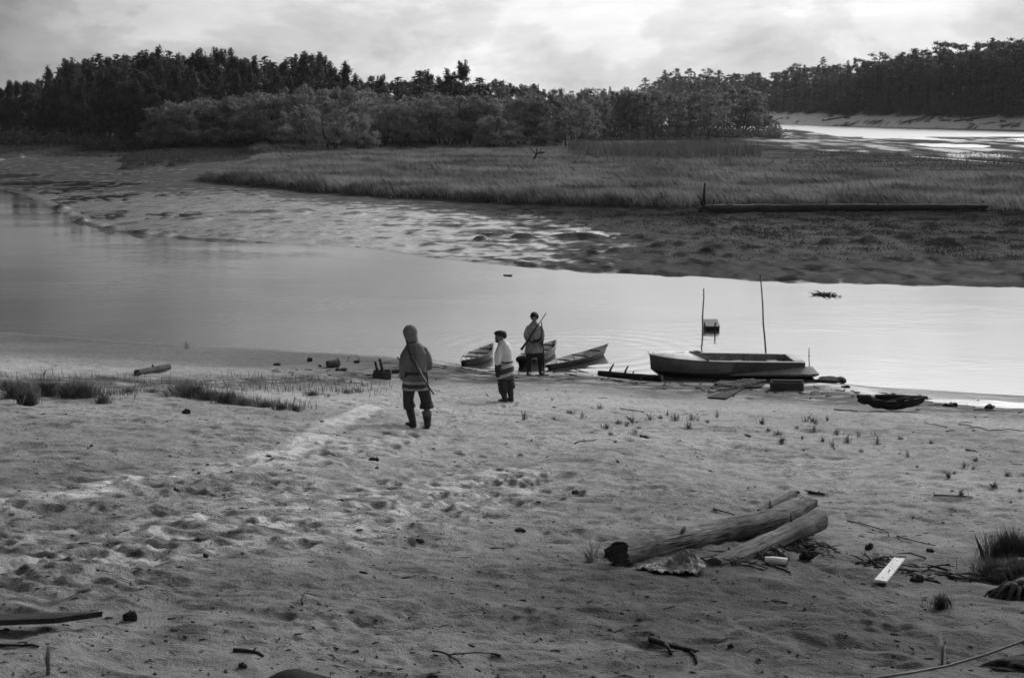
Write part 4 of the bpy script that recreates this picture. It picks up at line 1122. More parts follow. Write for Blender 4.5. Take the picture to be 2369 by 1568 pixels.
c_ = MB(); c_.ell((-.135, -.03, 1.545), (.130, .118, .070), 18, 10); c_.tube([(-.045, .0, 1.52), (-.04, -.01, 1.47), (-.055, -.02, 1.43)], [.055, .06, .035], 12); c_.ell((-.06, .01, 1.52), (.075, .11, .075), 14, 9)
c_.skin('fur_cap', M_cap, r2, .010, 2)
c_ = MB(); c_.ell(P(.075, 0, -.075), (.034, .046, .034), 12, 8, Mh); c_.ell(P(.045, .0, -.10), (.045, .05, .03), 12, 8, Mh); c_.skin('beard', M_hair, r2, .007, 1)
eyes(r2, P)
# ---------------------------------------------------------------- third man, facing the camera
q = G(1237, 866); p3 = Vector((q.x, q.y, q.z - .01))
J = dict(head=(-.012, -.03, 1.585), neck=(-.015, 0, 1.455), sh=((-.18, 0, 1.385), (.15, 0, 1.385)), el=((-.235, -.03, 1.10), (.197, -.01, 1.10)), wr=((-.165, -.20, .985), (.195, -.06, .90)), pelvis=(-.02, 0, .90))
r3, b, P, Mh = person(p3, 'bare-headed man in a light tunic facing the camera, gun slung across his chest', J, R(-92), M_skin, 1.10, R(-4), hands=(((-.165, -.20, .985), (1, -.25, -.05), (0, 1, -.2), .9, 1.0, -1), ((.195, -.06, .90), (.05, -.1, -1), (-1, 0, 0), .95, 1.0, 1)))
mt, mbt = MB(), MB()
leg_set(r3, b, (-.125, 0, .86), (-.150, -.04, .46), (-.150, .0, .09), (-.185, -.14, .04), .45, tr_r=(.12, .10, .085, .075), blouse=0, mt=mt, mbt=mbt, boot_top=.2)
leg_set(r3, b, (.085, 0, .86), (.155, -.04, .46), (.165, .0, .09), (.20, -.14, .04), .45, tr_r=(.12, .10, .085, .075), blouse=0, mt=mt, mbt=mbt, boot_top=.2)
mt.stack([(-.025, 0, .50, .215, .15), (-.025, 0, .62, .225, .16), (-.02, 0, .80, .20, .15), (-.02, 0, .95, .18, .14)], 20)
b.skin('body', M_skin, r3, .0075, 2)
mt.skin('trousers', M_trou, r3, .011, 3); mbt.skin('boots', M_boot, r3, .009, 2)
k = MB()
k.stack([(-.03, 0, .615, .255, .19), (-.028, 0, .72, .24, .18), (-.022, 0, .86, .215, .165), (-.02, 0, .96, .195, .155), (-.02, -.005, 1.03, .215, .168), (-.02, 0, 1.16, .200, .160), (-.018, 0, 1.29, .188, .150), (-.016, 0, 1.385, .145, .115), (-.015, 0, 1.445, .088, .082), (-.015, 0, 1.475, .075, .072)], 28)
k.tube([(-.10, 0, 1.33), (-.17, 0, 1.31), (-.205, -.01, 1.22), (-.238, -.03, 1.10), (-.215, -.12, 1.02), (-.17, -.19, .985)], [.055, .070, .076, .074, .062, .050], 14, noise=.03, seed=7)
k.tube([(.07, 0, 1.33), (.14, 0, 1.31), (.175, .0, 1.22), (.198, -.01, 1.10), (.198, -.03, 1.0), (.192, -.055, .915)], [.055, .070, .076, .074, .062, .052], 14, noise=.03, seed=8)
M_c3 = mat('light patterned tunic', .3, .95, .3, 22, (1, 1, .6), .9, .03, bands=band_nodes(((.60, .635, .16), (1.0, 1.02, .16), (1.06, 1.075, .2)), .30, 0), blotch=.12)
k.skin('tunic', M_c3, r3, .012, 2)
c_ = MB(); c_.ell(P(-.022, 0, .060), (.122, .112, .090), 18, 10, Mh); c_.ell(P(-.045, 0, .0), (.095, .108, .095), 14, 9, Mh); c_.ell(P(.058, .01, .075), (.050, .080, .034), 12, 8, Mh)
for q_ in (-1, 1): c_.ell(P(-.005, q_ * .086, .03), (.055, .024, .06), 10, 7, Mh)
c_.skin('hair', M_hair, r3, .008, 1)
eyes(r3, P)
t_ = MB(); n = 16
for i in range(n):
    a_ = math.pi * (.04 + .92 * i / (n - 1)); 
pts = [(-.02 - .215 * math.cos(math.pi * (.06 + .88 * i / 15)), -.10 - .095 * math.sin(math.pi * (.06 + .88 * i / 15)), 1.08 - .125 * math.sin(math.pi * (.06 + .88 * i / 15)) ** 1.2) for i in range(16)]
t_.tube(pts, [.018 + .022 * math.sin(math.pi * i / 15) for i in range(16)], 10, flat=1.0); t_.build('cartridge_pouch', M_belt, r3)
t_ = MB(); t_.stack([(-.02, 0, .955, .205, .165), (-.02, 0, .960, .212, .172), (-.02, 0, .995, .212, .172), (-.02, 0, 1.0, .205, .165)], 28, cap=False); t_.build('belt', M_belt, r3)

# ---------------------------------------------------------------- what they carry
M_gunwood = mat('gun stock wood', .03, .55, .3, 12, (1, 1, 1), .2, .004, spec=.4)
M_gunmetal = mat('gun steel', .022, .4, .2, 30, bump=0, spec=.5)
M_strap = mat('leather strap', .030, .7, .2, 30)
def gun(org, butt, muzzle, up, label, sling, bl=.60):
    r_ = thing('hunting_gun', label, 'gun', org)
    a, m_ = Vector(butt), Vector(muzzle); t = (m_ - a).normalized(); L = (m_ - a).length; u = Vector(up); u = (u - t * u.dot(t)).normalized()
    s_ = MB(); s_.tube([a, a + t * .02, a + t * L * .18 + u * .01, a + t * L * .27 + u * .03, a + t * L * .36 + u * .035, a + t * L * .62 + u * .036], [.034, .038, .030, .020, .023, .017], 12, flat=1.35, up=u)
    s_.build('stock', M_gunwood, r_)
    s_ = MB(); s_.tube([a + t * L * .33 + u * .058, a + t * L * .6 + u * .056, m_ + u * .05], [.0165, .014, .0125], 12); s_.tube([a + t * L * .33 + u * .03, a + t * L * .42 + u * .03], .02, 8); s_.build('barrel', M_gunmetal, r_)
    s_ = MB(); c = a + t * L * .31 - u * .0; s_.tube([c + t * .05, c + t * .045 - u * .035, c - t * .01 - u * .04, c - t * .03], .004, 6); s_.build('trigger_guard', M_gunmetal, r_)
    s_ = MB(); s_.tube(sling, .016, 8, flat=.3, up=(0, -1, 0)); s_.build('sling', M_strap, r_)
    return r_
gun(p1, (-.125, -.215, 1.27), (.262, -.245, .645), (-.3, -1, 0), 'long gun hanging muzzle down across the back of the hooded man', [(-.11, -.225, 1.25), (-.16, -.20, 1.36), (-.19, -.13, 1.455), (-.21, .0, 1.50), (-.19, .12, 1.44), (-.08, .21, 1.30)])
gun(p3, (-.372, -.26, .735), (.305, -.02, 1.705), (0, -1, .2), 'gun slung diagonally across the chest of the bare-headed man, muzzle over his shoulder', [(-.17, -.235, 1.02), (-.10, -.24, .97), (.05, -.235, .95), (.17, -.19, 1.05), (.20, -.15, 1.20), (.19, -.09, 1.38), (.18, -.08, 1.47)])
r_ = thing('wooden_staff', 'dark wooden staff held upright at the side of the bare-headed man', 'staff', p3)
s_ = MB(); s_.tube([(.205, -.10, .99), (.218, -.115, .86), (.228, -.12, .70), (.236, -.13, .52)], [.012, .017, .022, .027], 10, noise=.05); s_.build('shaft', M_dark, r_)
s_ = MB(); s_.tube([(.236, -.13, .52), (.242, -.135, .30), (.248, -.14, .005)], [.028, .020, .016], 10, noise=.05); s_.build('foot', M_dark, r_)

# ================================================================ BOATS
M_hullw = mat('dugout outside', .070, .6, .3, 6, (.5, 3, 3), .3, .01)
M_hulli = mat('dugout inside', .60, .75, .3, 7, (.6, 3, 3), .3, .01, blotch=.1)
def canoe(p0, p1, label, beam=.56, rise0=.15, rise1=.27, mid=.19, nst=33, ribs=4, beam_in=.82):
    """dugout between the points of its two upturned ends, p0 near and p1 far (water level)"""
    p0, p1 = Vector(p0), Vector(p1); L = (p1 - p0).length; a = math.atan2(p1.y - p0.y, p1.x - p0.x)
    r_ = thing('dugout_canoe', label, 'canoe', (p0.x, p0.y, p0.z), a)
    r_.rotation_euler = (0, -math.atan2(p1.z - p0.z, math.hypot(p1.x - p0.x, p1.y - p0.y)), a)
    def sec(u, ins):
        w_ = beam / 2 * (math.sin(math.pi * min(max(u, .0), 1)) ** .80) + .004
        sh = mid + (rise0 - mid) * max(0, 1 - u / .34) ** 1.6 + (rise1 - mid) * max(0, (u - .60) / .40) ** 1.7
        kz = -.07 + (rise0 * .72 + .06) * max(0, 1 - u / .13) ** 2.2 + (rise1 * .70 + .06) * max(0, (u - .86) / .14) ** 2.0
        w_ = max(.003, w_ - ins); kz = kz + ins * 1.2; pts = []
        for k in range(13):
            th = math.pi * k / 12; c, q = math.cos(th), math.sin(th)
            yy = -w_ * math.copysign(abs(c) ** .62, c) * (1.0 if abs(c) < .999 else beam_in * .0 + 1.0); zz = sh + (kz - sh) * q ** .72
            rk = .20 * max(0, 1 - u / .14) ** 2 - .24 * max(0, (u - .84) / .16) ** 2
            pts.append(Vector((u * L + rk * (q ** .8 - .45), yy, zz)))
        return pts
    us = [.5 - .5 * math.cos(math.pi * i / (nst - 1)) for i in range(nst)]
    o = [sec(u, 0) for u in us]; n_ = [sec(min(max(u, .035), .965), .020) for u in us]
    m_ = MB(); k = 13
    V = [p for r in o for p in r]; F = [(i * k + j, i * k + j + 1, (i + 1) * k + j + 1, (i + 1) * k + j) for i in range(nst - 1) for j in range(k - 1)]
    m_.add(V, F)
    m_.cur = 0
    for side in (0, k - 1):                              # rim
        V = [p for i in range(nst) for p in (o[i][side], n_[i][side])]
        F = [(2 * i, 2 * i + 1, 2 * i + 3, 2 * i + 2) for i in range(nst - 1)]; m_.add(V, F)
    m_.cur = 1
    V = [p for r in n_ for p in r]; F = [(i * k + j, (i + 1) * k + j, (i + 1) * k + j + 1, i * k + j + 1) for i in range(nst - 1) for j in range(k - 1)]
    m_.add(V, F)
    m_.build('hull', [M_hullw, M_hulli], r_, sharp=55)
    for u in (.30, .56, .80):                            # thwarts
        s_ = sec(u, .012); t_ = MB(); zt = s_[0].z - .015
        t_.tube([(u * L, s_[0].y * 1.0, zt), (u * L, 0, zt + .005), (u * L, s_[-1].y, zt)], [.016, .018, .016], 8, flat=1.2); t_.build('thwart', M_dark, r_)
    for i in range(ribs):
        u = .2 + .6 * (i + .5) / ribs; s_ = sec(u, .026); t_ = MB(); t_.tube(s_[1:-1], .009, 6); t_.build('rib', M_drift, r_)
    return r_
def wpt(xd, yd, z=0.0): return onz(xd, yd, z)
canoe(wpt(1069, 852), wpt(1138, 818), 'dugout canoe left of the men, its bow raised towards the river', .66, .24, .31, .22)
canB = canoe(wpt(1200, 852), wpt(1284, 810), 'dugout canoe behind the bare-headed man, a dark bundle in its stern', .70, .26, .31, .26)
canoe(wpt(1262, 856), wpt(1404, 817), 'long slim dugout canoe right of the men, empty, light inside', .64, .16, .28, .15)
b_ = MB(); c_ = wpt(1213, 838, .18); rr = random.Random(4)
b_.ell((0, 0, .06), (.25, .22, .13), 16, 10); b_.ell((.17, .12, .03), (.20, .17, .10), 14, 9); b_.ell((-.12, -.06, .09), (.13, .12, .08), 12, 8)
bo = b_.skin('bundle', mat('dark sacking', .022, .95, .4, 20, bump=.8, bdist=.03), None, .02, 2); bo.location = (c_.x, c_.y, .20)
tag(bo, 'dark lumpy bundle stowed in the stern of the middle canoe', 'bundle')

# ---------------------------------------------------------------- the metal motorboat
M_paint = mat('weathered boat paint', .20, .5, .22, 5, (1, 1, 2), .12, .004, spec=.45, bands=None, blotch=.1)
def hullband(N, t):
    s_ = N.new('ShaderNodeSeparateXYZ'); N.l.new(t.outputs['Object'], s_.inputs[0])
    lowr = N.mr(N.m('ADD', s_.outputs[2], N.m('MULTIPLY', s_.outputs[0], -.015)), .10, .125, 0, 1)
    aft = N.mr(N.m('ADD', s_.outputs[0], N.m('MULTIPLY', s_.outputs[2], -.55)), 1.98, 2.02, 1, .55)
    return N.m('MULTIPLY', N.mr(lowr, 0, 1, .04, .19, False), aft)
M_hull = mat('boat hull paint', .1, .5, .2, 6, (1, 1, 2), .12, .004, spec=.4, bands=hullband, blotch=.1)
M_deck = mat('worn light deck', .85, .6, .14, 5, bump=.15, bdist=.004, blotch=.1)
M_inn = mat('boat inside', .22, .7, .3, 7, bump=.2)
M_rim = mat('boat rub rail', .20, .6, .2, 9)
bq = onz(1505, 866); be = onz(1877, 863)
BL = (be - bq).length; ba = math.atan2(be.y - bq.y, be.x - bq.x)
bt = thing('motorboat', 'open metal motorboat with a light foredeck lying along the waterline', 'boat', (bq.x, bq.y, 0.0), ba)
sx = BL / 4.6
def bst(u):                                              # half beam, sheer, chine half beam, chine z, keel z at station u (0 bow .. 1 stern)
    hb = .70 * (1 - (1 - min(u / .46, 1)) ** 2.3) ** .62; hb = hb * (1 - .07 * max(0, (u - .55) / .45) ** 2)
    hb = max(hb, .012)
    shz = .575 - .105 * min(u / .42, 1) ** .8 - .05 * max(0, (u - .42) / .58)
    chb = hb * (.55 + .33 * min(u / .4, 1)); chz = .02 + .26 * (1 - min(u / .34, 1)) ** 1.6
    kz = -.10 + .26 * (1 - min(u / .13, 1)) ** 2
    return hb, shz, chb, chz, kz
BX = lambda u: (.06 * (0) + u * 4.25) * sx
us = [0, .006, .02, .045, .08, .12, .17, .23, .30, .38, .46, .55, .65, .75, .85, .93, 1.0]
m_ = MB(); rows_ = []
for u in us:
    hb, shz, chb, chz, kz = bst(u); x_ = BX(u); rk = -.055 * (1 - min(u / .05, 1))
    half = [(hb, shz), (hb * .985 + .006, shz - .10), (hb * .7 + chb * .3, shz * .45 + chz * .55), (chb, chz), (chb * .55, chz * .5 + kz * .5), (.0, kz)]
    row = [Vector((x_ + rk * (z_ - kz) / .6, -y_, z_)) for y_, z_ in half] + [Vector((x_ + rk * (z_ - kz) / .6, y_, z_)) for y_, z_ in half[-2::-1]]
    rows_.append(row)
k = len(rows_[0]); V = [p for r in rows_ for p in r]; n = len(us)
F = [(i * k + j, i * k + j + 1, (i + 1) * k + j + 1, (i + 1) * k + j) for i in range(n - 1) for j in range(k - 1)]
F.append(tuple((n - 1) * k + j for j in range(k - 1, -1, -1)))
m_.add(V, F); m_.build('hull', M_hull, bt, sharp=35)
# foredeck: cambered, its after edge a shallow V
m_ = MB(); ud = [0, .02, .05, .09, .14, .20, .26, .31, .36]; rws = []
for u in ud:
    hb, shz, *_ = bst(u); r0 = []
    for j in range(9):
        v = -1 + j / 4; xx = BX(u) + (-.055 if u < .01 else 0) + (.0 if u < .36 else -.42 * sx * (1 - abs(v)))
        if u == .31: xx -= .20 * sx * (1 - abs(v))
        if u == .26: xx -= .06 * sx * (1 - abs(v))
        r0.append(Vector((xx, v * (hb - .004), shz + .004 + .11 * (1 - v * v) * min(1, hb / .5))))
    rws.append(r0)
V = [p for r in rws for p in r]; m_.add(V, [(i * 9 + j, (i + 1) * 9 + j, (i + 1) * 9 + j + 1, i * 9 + j + 1) for i in range(len(ud) - 1) for j in range(8)])
m_.build('foredeck', M_deck, bt, sharp=40)
hatch = MB(); hatch.stack([(BX(.19), -.02, bst(.19)[1] + .100, .17, .10), (BX(.19), -.02, bst(.19)[1] + .122, .165, .095)], 20); hatch.build('hatch', M_deck, bt, sharp=40)
m_ = MB(); e = [p + Vector((0, 0, .022)) for p in rws[-1]]; m_.tube(e, .026, 8, flat=1.3, cap=True); m_.build('coaming', M_rim, bt)
# side decks and rub rails
for sgn in (-1, 1):
    m_ = MB(); V = []; uu = [.33 + (1 - .33) * i / 14 for i in range(15)]
    for u in uu:
        hb, shz, *_ = bst(u); V += [Vector((BX(u), sgn * (hb - .006), shz + .006)), Vector((BX(u), sgn * (hb - .10), shz + .012)), Vector((BX(u), sgn * (hb - .105), shz - .05))]
    m_.add(V, [(3 * i + j, 3 * i + j + 1, 3 * i + 4 + j, 3 * i + 3 + j) for i in range(14) for j in range(2)]); m_.build('side_deck', M_rim, bt, sharp=40)
    m_ = MB(); m_.tube([Vector((BX(u) - (.055 if u < .01 else 0), sgn * (bst(u)[0] + .004), bst(u)[1] - .006)) for u in us], .014, 8); m_.build('rub_rail', M_rim, bt)
    m_ = MB(); V = []                                    # inner side with frames
    for u in uu:
        hb, shz, chb, chz, kz = bst(u); V += [Vector((BX(u), sgn * (hb - .10), shz - .01)), Vector((BX(u), sgn * (hb - .13), shz * .5)), Vector((BX(u), sgn * (chb - .06), .06))]
    m_.add(V, [(3 * i + j, 3 * i + j + 1, 3 * i + 4 + j, 3 * i + 3 + j) for i in range(14) for j in range(2)]); m_.build('inner_side', M_inn, bt, sharp=40)
    for u in (.46, .56, .66, .76, .86):
        m_ = MB(); hb, shz, chb, *_ = bst(u); m_.tube([(BX(u), sgn * (hb - .115), shz - .03), (BX(u), sgn * (hb - .140), shz * .5), (BX(u), sgn * (chb - .07), .07)], .014, 6); m_.build('frame', M_rim, bt)
    # planing sponson: a wedge on the after side of the hull
    m_ = MB(); x0, x1, xe = BX(.50), BX(1.0), BX(1.0) + .34 * sx
    y0 = bst(.5)[0] * .96; y1 = bst(1)[0]
    V = [Vector((x0, sgn * y0 * .97, .10)), Vector((x1 - .1, sgn * (y1 - .02), .30)), Vector((x1, sgn * (y1 + .33), .155)), Vector((xe, sgn * (y1 + .20), .15)), Vector((xe - .12, sgn * (y1 - .10), .30)),
         Vector((x0, sgn * y0 * .95, .07)), Vector((x1, sgn * (y1 + .33), .105)), Vector((xe, sgn * (y1 + .20), .10)), Vector((xe - .12, sgn * (y1 - .10), -.02)), Vector((x1 - .1, sgn * (y1 - .05), -.05))]
    m_.add(V, [(0, 2, 1), (1, 2, 3, 4), (0, 5, 6, 2), (2, 6, 7, 3), (3, 7, 8, 4), (5, 9, 8, 7, 6)]); m_.build('sponson', M_paint, bt, sharp=30)
m_ = MB(); m_.box((BX(.67), 0, .075), (BX(1) - BX(.36), 1.0, .02)); m_.build('floor', M_inn, bt, sharp=30)
m_ = MB(); m_.box((BX(.60), 0, .30), (.26, 1.02, .028), bev=.008); m_.build('bench', M_rim, bt, sharp=30)
m_ = MB(); m_.box((BX(.83), 0, .30), (.30, 1.0, .028), bev=.008); m_.build('bench', M_rim, bt, sharp=30)
m_ = MB(); m_.box((BX(.965), 0, bst(1)[1] + .012), (.30 * sx, 1.06, .022), bev=.008); m_.build('stern_deck', M_paint, bt, sharp=30)
m_ = MB(); m_.box((BX(.93), 0, .25), (.03, 1.0, .42)); m_.build('bulkhead', M_inn, bt, sharp=30)
m_ = MB(); m_.tube([(-.045, 0, .61), (-.085, 0, .635), (-.105, 0, .61), (-.085, 0, .585), (-.05, 0, .59)], .010, 8); m_.build('bow_ring', M_iron, bt)
m_ = MB(); m_.tube([(.06, -.04, .58), (.07, .0, .615), (.06, .04, .58)], .012, 8); m_.build('cleat', M_iron, bt)

# ---------------------------------------------------------------- stakes, the floating box and flotsam
M_pole = mat('stripped pole', .10, .8, .3, 8, (4, 4, 1), .3, .005)
def pole(name, base, top, r0, r1, label, cat, m=M_pole, n=6, wob=.012, seed=1):
    rr = random.Random(seed); base, top = Vector(base), Vector(top)
    o = thing(name, label, cat, base); mb = MB(); d = top - base
    mb.tube([d * (i / n) + Vector((rr.uniform(-wob, wob), rr.uniform(-wob, wob), 0)) * (0 < i < n) for i in range(n + 1)], [r0 + (r1 - r0) * i / n for i in range(n + 1)], 9, noise=.06, seed=seed)
    mb.build('shaft', m, o); return o, d
def up_to(base, xd, yd):                                 # point above/near `base` at its own distance, seen at (xd, yd)
    r_ = ray(xd, yd); t = base.y / r_.y; return Vector((r_.x * t, base.y, HC + r_.z * t))
b0 = onz(1625, 768); o, d = pole('mooring_stake', b0 - Vector((0, 0, .5)), up_to(b0, 1628, 668), .030, .018, 'straight slim stake standing in the water left of the floating box', 'stake', seed=3)
mb = MB(); mb.tube([d - Vector((0, 0, .05)), d + Vector((0, 0, .012))], [.022, .014], 8); mb.build('tip', M_dark, o)
b0 = onz(1775, 826); o, d = pole('mooring_stake', b0 - Vector((0, 0, .4)), up_to(b0, 1759, 637), .028, .018, 'tallest stake, leaning left behind the cockpit of the motorboat', 'stake', seed=5)
mb = MB(); mb.tube([d - d.normalized() * .05, d + d.normalized() * .012], [.022, .014], 8); mb.build('tip', M_dark, o)
b0 = onz(1654, 770); o, d = pole('short_stake', b0 - Vector((0, 0, .4)), up_to(b0, 1655, 746), .026, .022, 'short dark stake in the water in front of the floating box', 'stake', M_dark, seed=6)
mb = MB(); mb.tube([d + Vector((-.05, -.03, -.06)), d + Vector((0, -.035, -.05)), d + Vector((.05, -.03, -.055))], .008, 6); mb.build('lashing', M_strap, o)
b0 = onz(1870, 858); o, d = pole('stern_stake', b0 - Vector((0, 0, .3)), up_to(b0, 1872, 805), .014, .011, 'thin crooked stake in the water at the stern of the motorboat', 'stake', M_dark, wob=.02, seed=8)
mb = MB(); mb.tube([d * .72 + Vector((0, 0, 0)), d * .76 + Vector((.03, 0, .03))], [.010, .005], 6); mb.build('twig', M_dark, o)
b0 = onz(1649, 764); bx = thing('floating_box', 'dark box with a pale sloping plank lid floating between two stakes', 'box', (b0.x, b0.y + .3, 0), R(2))
k = mpp(b0); W = 31 * k; Hh = 9 * k
mb = MB(); mb.box((0, 0, Hh * .5 - .06), (W, .55, Hh + .12), bev=.012); mb.build('body', mat('black wet planks', .022, .6, .4, 6, (2, 6, 8), .4, .01), bx, sharp=30)
for s_ in (-1, 1):
    mb = MB(); x_ = s_ * (W / 2 - .012); mb.rings([[(x_ - .012, -.27, Hh), (x_ + .012, -.27, Hh), (x_ + .012, .27, Hh), (x_ - .012, .27, Hh)], [(x_ - .012, -.26, Hh + .004), (x_ + .012, -.26, Hh + .004), (x_ + .012, .27, Hh + .135), (x_ - .012, .27, Hh + .135)]]); mb.build('gable', M_dark, bx, smooth=False)
for i in range(3):
    mb = MB(); mb.box((0, -.19 + .19 * i, Hh + .075 + .052 * (i - 1)), (W + .03, .196, .024), Matrix.Rotation(.267, 3, 'X'), .005); mb.build('lid_board', mat('bleached lid', .36, .8, .2, 9, (6, 1, 4), .3, .01), bx, sharp=30)

# ================================================================ DRIFTWOOD AND LOOSE THINGS
M_log = mat('barked grey log', .135, .9, .4, 6, (1.0, 7, 7), .8, .03, spec=.12, blotch=.22, crack=.72)
M_logd = mat('dark wet log', .036, .85, .35, 6, (1.2, 5, 5), .6, .03, spec=.1, blotch=.1, crack=.5)
M_logm = mat('brown drift log', .075, .9, .35, 6, (1.2, 5, 5), .6, .03, spec=.1, blotch=.12, crack=.6)
M_cut = mat('split end grain', .10, .9, .5, 14, bump=.8, bdist=.02)
M_bone = mat('bleached plank', .40, .75, .2, 7, (5, 1, 5), .4, .008, blotch=.06)

def basis(a, b):
    x_ = (Vector(b) - Vector(a)).normalized(); z_ = Vector((0, 0, 1)); z_ = (z_ - x_ * z_.dot(x_)).normalized(); y_ = z_.cross(x_)
    return Matrix((x_, y_, z_)).transposed()

def logg(name, a, b, r0, r1, label, cat, m=M_log, n=9, bend=.02, seed=1, nseg=14, ends='cut', stubs=(), extra=None, group=None):
    """a log from a to b: trunk, cut ends and branch stubs as parts, along its own x axis"""
    rr = random.Random(seed); a, b = Vector(a), Vector(b); L = (b - a).length; M = basis(a, b)
    r_ = thing(name, label, cat, a, group=group); r_.rotation_euler = M.to_euler()
    ph = rr.uniform(0, 6); mb = MB(); pts = []; rad = []
    for i in range(n + 1):
        t_ = i / n; pts.append((t_ * L, bend * L * math.sin(ph + 3 * t_), bend * .6 * L * math.sin(ph * 2 + 2.3 * t_))); rad.append((r0 + (r1 - r0) * t_) * (1 + rr.uniform(-.05, .05)))
    if ends == 'worn': rad[0] *= .72; rad[-1] *= .62
    big = L > 1.2
    if big:
        n2 = int(max(n, min(90, L / .035))); ns = 40; V = []
        for i in range(n2 + 1):
            t_ = i / n2 * n; j = min(int(t_), n - 1); f_ = t_ - j; c = Vector(pts[j]).lerp(Vector(pts[j + 1]), f_); r_i = rad[j] * (1 - f_) + rad[j + 1] * f_
            aa = np.arange(ns) * 2 * math.pi / ns; xx = np.full(ns, c.x)
            bark_ = .05 * (fbm(np.cos(aa) * 9 + seed, np.sin(aa) * 9 + xx * 1.6, seed + 11, 3, .6)) + .10 * fbm(np.cos(aa) * 3.2 + seed, np.sin(aa) * 3.2 + xx * .9 / max(r_i * 8, .4), seed, 4, .6) + .05 * fbm(np.cos(aa) * 1.3 + xx * 2.2 + seed, np.sin(aa) * 1.3, seed + 3, 3) - .07 * (fbm(aa * 1.9 + seed * 3.1, xx * .55, seed + 7, 2) > .33)
            for k in range(ns): q = r_i * (1 + bark_[k]); V.append((c.x + (rr.uniform(-.09, .07) if (ends == 'broken' and i == 0) else 0), c.y + math.sin(aa[k]) * q, c.z + math.cos(aa[k]) * q))
        F = [(i * ns + k, i * ns + (k + 1) % ns, (i + 1) * ns + (k + 1) % ns, (i + 1) * ns + k) for i in range(n2) for k in range(ns)] + [tuple(range(ns - 1, -1, -1)), tuple(n2 * ns + k for k in range(ns))]
        mb.add(V, F)
    else: mb.tube(pts, rad, nseg, noise=.05, seed=seed, up=(0, 0, 1))
    mb.build('trunk', m, r_, sharp=50)
    if ends == 'cut':
        for i, s_ in ((0, -1), (n, 1)):
            e = MB(); p = Vector(pts[i]); e.tube([p + Vector((s_ * -.01, 0, 0)), p + Vector((s_ * .012, 0, 0)), p + Vector((s_ * .016, 0, 0))], [rad[i] * .90, rad[i] * .88, rad[i] * .3], nseg, noise=.1, seed=seed + i, up=(0, 0, 1)); e.build('cut_end', M_cut, r_, sharp=40)
    if ends == 'broken':                                  # splintered near end
        e = MB()
        for k in range(34):
            an = rr.uniform(0, 6.28); q = r0 * rr.random() ** .5 * .70; p = Vector((.10, math.cos(an) * q, math.sin(an) * q)) + Vector(pts[0])
            e.tube([p, p - Vector((rr.uniform(-.02, .04) + .04 * (math.sin(an) < 0), rr.uniform(-.03, .03), rr.uniform(-.03, .03)))], [r0 * rr.uniform(.14, .30), r0 * .03], 6, noise=.3, seed=k)
        e.build('splintered_end', M_dark, r_, sharp=40)
        e = MB(); p = Vector(pts[-1]); e.tube([p - Vector((.01, 0, 0)), p + Vector((.014, 0, 0))], [rad[-1] * .9, rad[-1] * .85], nseg, noise=.1, seed=seed, up=(0, 0, 1)); e.build('cut_end', M_cut, r_, sharp=40)
    for (t_, an, ln, rs) in stubs:
        r_at = r0 + (r1 - r0) * t_; d = Vector((.35 * (1 if ln > 0 else -1), math.cos(an), math.sin(an))); ln = abs(ln)
        p = Vector((t_ * L, math.cos(an) * r_at * .7, math.sin(an) * r_at * .7)); e = MB(); e.tube([p, p + d * ln * .5, p + d * ln + Vector((.02, .01, 0))], [rs, rs * .85, rs * .6], 8, noise=.12, seed=int(t_ * 99)); e.build('branch_stub', m, r_)
    return r_, L, rad

def on(xd, yd, r=0.0): q = G(xd, yd); return q + Vector((0, 0, r))

# ---- the pair of logs in the foreground
k = mpp(G(1640, 1290))
a = on(1434, 1308, .095); b = on(1836, 1226, .165)
logg('fallen_log', a, b, .125, .130, 'thick grey fallen log with a splintered dark end, uppermost of the foreground pair', 'log', M_log, 11, .004, 3, 18, 'broken', ((.86, 1.2, .10, .022), (.55, -.9, .08, .03), (.30, 1.9, .06, .03)))
a2 = on(1652, 1303, -.045); b2 = on(1893, 1238, .165)
logg('fallen_log', a2, b2, .088, .110, 'smooth grey fallen log lying under its thicker neighbour, cut end to the right', 'log', mat('smooth grey log', .105, .9, .35, 6, (.8, 9, 9), .6, .02, spec=.12, blotch=.15, crack=.6), 9, .006, 5, 18, 'cut', ((.72, 1.35, .11, .016), (.2, .6, .05, .03)))
a3 = on(1786, 1196, .02); b3 = on(1842, 1172, .07)
r_ = thing('split_slab', 'rough split slab of wood standing out behind the thick fallen log', 'wood slab', a3); r_.rotation_euler = basis(a3, b3).to_euler(); L3 = (b3 - a3).length
mb = MB(); mb.rings([[(t_ * L3 * 1.1 - .1, y_ * (1 - .3 * t_), z_ * (1 - .25 * t_) + .01 * math.sin(9 * t_ + y_ * 30)) for y_, z_ in ((-.08, -.02), (.08, -.03), (.11, .03), (.03, .06), (-.06, .055))] for t_ in (0, .2, .45, .7, .9, 1.0)]); mb.build('slab', M_log, r_, sharp=30)
mb = MB(); mb.rings([[(t_ * L3 * 1.2, y_ + .13, z_) for y_, z_ in ((-.05, -.02), (.05, -.03), (.04, .05), (-.03, .05))] for t_ in (0, .4, .8, 1.15)]); mb.build('splinter', M_logm, r_, sharp=30)
a3 = on(1838, 1212, .12); b3 = on(1872, 1198, .16)
mb = MB(); r_ = thing('split_beam', 'short split beam jutting from between the two fallen logs', 'beam', a3); r_.rotation_euler = basis(a3, b3).to_euler(); L3 = (b3 - a3).length
mb.box((L3 * .45, 0, .0), (L3 * 1.5, .13, .09), bev=.015); mb.build('beam', M_log, r_, sharp=30)
mb = MB(); mb.box((L3 * 1.2 + .01, 0, .0), (.012, .11, .075), bev=.004); mb.build('cut_end', M_cut, r_, sharp=30)
